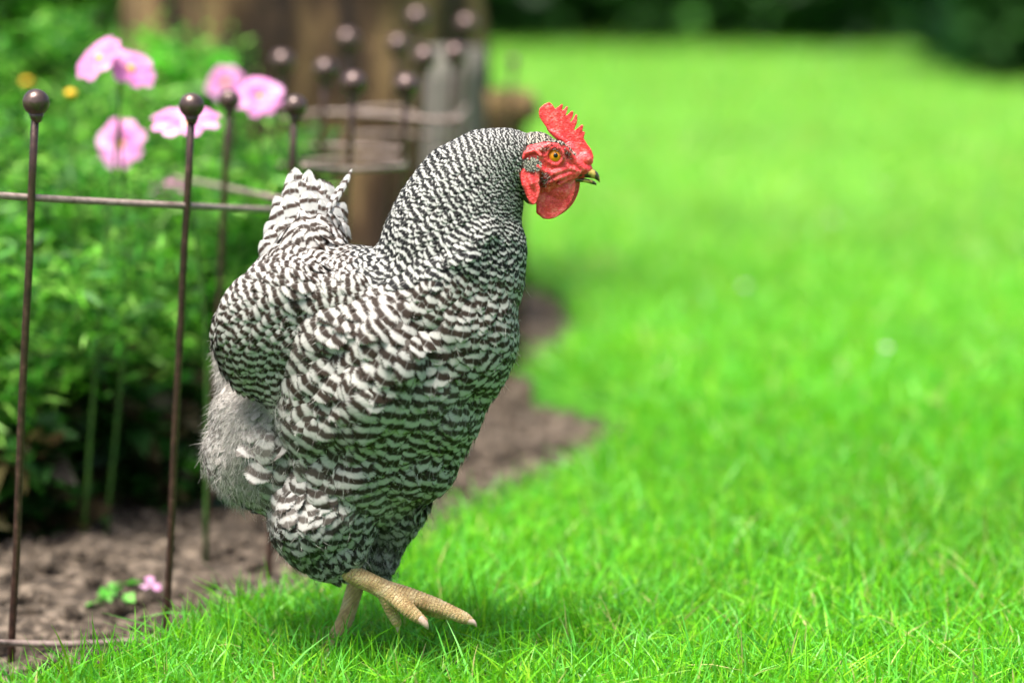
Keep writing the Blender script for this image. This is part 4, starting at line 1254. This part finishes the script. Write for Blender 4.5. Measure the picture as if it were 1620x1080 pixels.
# pink flowers
PK = [(.80, .30, .62), (.84, .42, .70), (.76, .26, .58)]
def flower_geo(c, nrm, Rr, seed, petals=8, open_=0.15, span=(0, 2 * math.pi)):
    r2 = random.Random(seed); n = Vector(nrm).normalized(); a = n.orthogonal().normalized(); b = n.cross(a); c = Vector(c)
    V = []; F = []; C = []
    for k in range(petals):
        an = span[0] + (span[1] - span[0]) * (k + .5) / petals + r2.uniform(-.08, .08)
        d = a * math.cos(an) + b * math.sin(an); s = n.cross(d); Lp = Rr * r2.uniform(.88, 1.08); Wp = Rr * .82
        prof = [(.12, .18), (.4, .75), (.7, 1.0), (.9, .92), (1.0, .6)]
        col = PK[r2.randrange(3)]; o = len(V)
        for t, w in prof:
            for u in (-1, -.5, 0, .5, 1):
                tt = t - .06 * (abs(u) == .5) * (t > .95) * -1 - .10 * (abs(u) == 1) * t
                V.append(c + d * Lp * tt + s * u * w * Wp * .5 + n * (open_ * Lp * t * (1.2 - t) * 2 + .06 * Lp * u * u + r2.uniform(-.01, .01) * Lp))
                q = .8 + .25 * t; C.append(tuple(min(x * q, .9) for x in col))
        for i in range(4):
            for j in range(4): F.append((o + i * 5 + j, o + i * 5 + j + 1, o + i * 5 + j + 6, o + i * 5 + j + 5))
    return np.array([tuple(v) for v in V]), np.array(F), np.array(C)
def cosmos(label, px, py, Y, nrm, Rr, seed, foot, petals=8, open_=.2, span=(0, 2 * math.pi)):
    c = P(px, py, Y)
    root = empty('cosmos_flower', (foot, Y + .02, SOIL)); tag(root, label, 'flower', 'pink cosmos flowers')
    n = Vector(nrm).normalized()
    stems_obj('stem', [([(foot, Y + .02, SOIL - .01), ((foot + c[0]) / 2 + .01, Y + .015, c[2] * .5), tuple(Vector(c) - n * .03 - Vector((0, 0, .02))), tuple(Vector(c) - n * .002)], .0022, .0012)], root)
    V, F, C = flower_geo(c, nrm, Rr, seed, petals, open_, span)
    me = quads_mesh('petals', V, F, None, {'col': C}); mesh_obj('petals', me, M['petal'], root)
    r = Raw(); r.ell((0, 0, 0), (Rr * .17, Rr * .17, Rr * .17), conv=None, seg=14, rings=8); r.v = [(x + c[0] + n.x * .002, y + c[1] + n.y * .002, z + c[2] + n.z * .002) for x, y, z in r.v]
    r.obj('flower_centre', M['yellow'], root)
cosmos('pink flower highest in the picture, left of its touching twin', 160, 96, 2.45, (-.5, -.55, .7), .028, 1, -.45)
cosmos('pink flower touching the right side of the highest pink flower', 206, 112, 2.47, (.5, -.5, .7), .028, 2, -.43)
cosmos('wide pale pink flower seen from the side behind the second near finial', 293, 206, 2.36, (.0, -.35, 1), .034, 3, -.31, open_=.5)
cosmos('drooping pale pink flower lowest of those on stems', 195, 232, 2.62, (-.35, -.8, .35), .030, 4, -.44, open_=.4)
cosmos('deep pink flower just left of the third near finial', 412, 158, 2.55, (.1, -.75, .6), .026, 5, -.26, open_=.5)
cosmos('pink flower partly behind two finials, left of the deep pink one', 358, 132, 2.8, (-.1, -.9, .2), .022, 6, -.32)
cosmos('small faded pale flower low among the leaves near the second post', 265, 300, 2.75, (0, -.5, .8), .020, 7, -.38)
# yellow button flowers
for lab, px, py, Y, rr in (('small yellow flower button right of the leftmost finial', 112, 148, 2.6, .0065), ('blurred yellow button flower at the top left', 42, 130, 3.1, .007)):
    c = P(px, py, Y); root = empty('yellow_flower', (c[0], Y, SOIL)); tag(root, lab, 'flower', 'yellow button flowers')
    stems_obj('stem', [([(c[0] + .01, Y, SOIL - .01), (c[0] + .004, Y, c[2] * .5), c], .0018, .001)], root)
    r = Raw(); r.ell((0, 0, 0), (rr, rr, rr * .7), conv=None, seg=16, rings=10); r.v = [(a + c[0], b + c[1], d + c[2]) for a, b, d in r.v]; r.obj('flower_head', M['yellow'], root)
# fallen petals
sx, sy = G(238, 930, SOIL + .01)
V, F, C = flower_geo((sx, sy, SOIL + .012), (.2, -.5, .8), .011, 9, 3, .3)
me = quads_mesh('fallen_petals', V, F, None, {'col': np.clip(C * .8 + .1, 0, 1)}); tag(mesh_obj('fallen_petals', me, M['petal']), 'fallen pink petals lying on the soil near the fence foot', 'petals')

# hedge and shrubs beyond the lawn
hx = -4.5
k = 0
HD = [('dark hedge shrub behind the tree trunk at the top', 0), ('dark hedge shrub above the hen\'s head, at the far lawn edge', 0), ('dark hedge shrub at the far lawn edge, top centre of the picture', 0), ('dark hedge shrub at the far lawn edge, right of top centre', 0), ('shadowy hedge shrub left of the paler shrub', 0), ('paler grey green shrub at the far lawn edge near the right corner', 1), ('darkest shrub in the top right corner of the picture', 2)]
PALE = [(.03, .13, .04), (.05, .17, .06), (.04, .15, .05)]
for i, (px, Y, rx, lab, kd) in enumerate(((560, 16.5, 1.5, HD[0][0], 0), (820, 17.0, 1.1, HD[1][0], 0), (1010, 16.5, 1.1, HD[2][0], 0), (1180, 16.8, 1.0, HD[3][0], 0), (1330, 16.3, .8, HD[4][0], 0), (1465, 13.2, .62, HD[5][0], 1), (1640, 11.8, .55, HD[6][0], 2))):
    shrub('hedge_shrub', lab, P(px, 60, Y)[0], Y + (.6 if kd == 0 else 0), 0, rx, .9 if kd == 0 else .6, 2.4, 9000, 30, PALE if kd == 1 else DARKG, .16, 80 + i, 'shrubs beyond the lawn', stem=False)
for i in range(5):
    shrub('hedge_shrub', ['dark hedge shrub outside the left edge', 'dark hedge shrub filling the gap behind the flowers', 'dark tall shrub behind the hedge, left', 'dark tall shrub behind the hedge, centre', 'dark tall shrub behind the hedge, right'][i],
          (-7.5, -4.0, -3.5, .5, 4.5)[i], (16, 16.5, 19, 19.5, 18)[i], 0, (1.8, 1.5, 2.6, 2.6, 2.6)[i], .9, 3.2, 9000, 34, DARKG, .2, 95 + i, 'shrubs beyond the lawn')

# small pale daisies in the lawn, far out of focus
for px, py, lab in ((1250, 292, 'pale daisy nearest the upper centre of the lawn, level with the beak'), (1392, 300, 'pale daisy farthest right of those level with the beak'), (1318, 352, 'pale daisy between and below the two that are level with the beak'),
                    (1178, 458, 'pale daisy leftmost in the middle of the blurred lawn'), (1402, 556, 'pale daisy nearest the camera, right of centre in the lawn')):
    x, y = G(px, py, .03)
    root = empty('daisy', (x, y, 0)); tag(root, lab, 'flower', 'daisies in the lawn')
    stems_obj('stem', [([(x, y, 0), (x, y, .02), (x, y, .035)], .001, .0008)], root)
    V, F, C = flower_geo((x, y, .036), (0, -.2, 1), .0065, int(px), 9, .1)
    mesh_obj('petals', quads_mesh('petals', V, F, None, {'col': np.full_like(C, .8)}), M['petal'], root)
    r = Raw(); r.ell((0, 0, 0), (.002, .002, .001), conv=None, seg=12, rings=6); r.v = [(a + x, b + y, c + .038) for a, b, c in r.v]
    r.obj('flower_centre', M['yellow'], root)
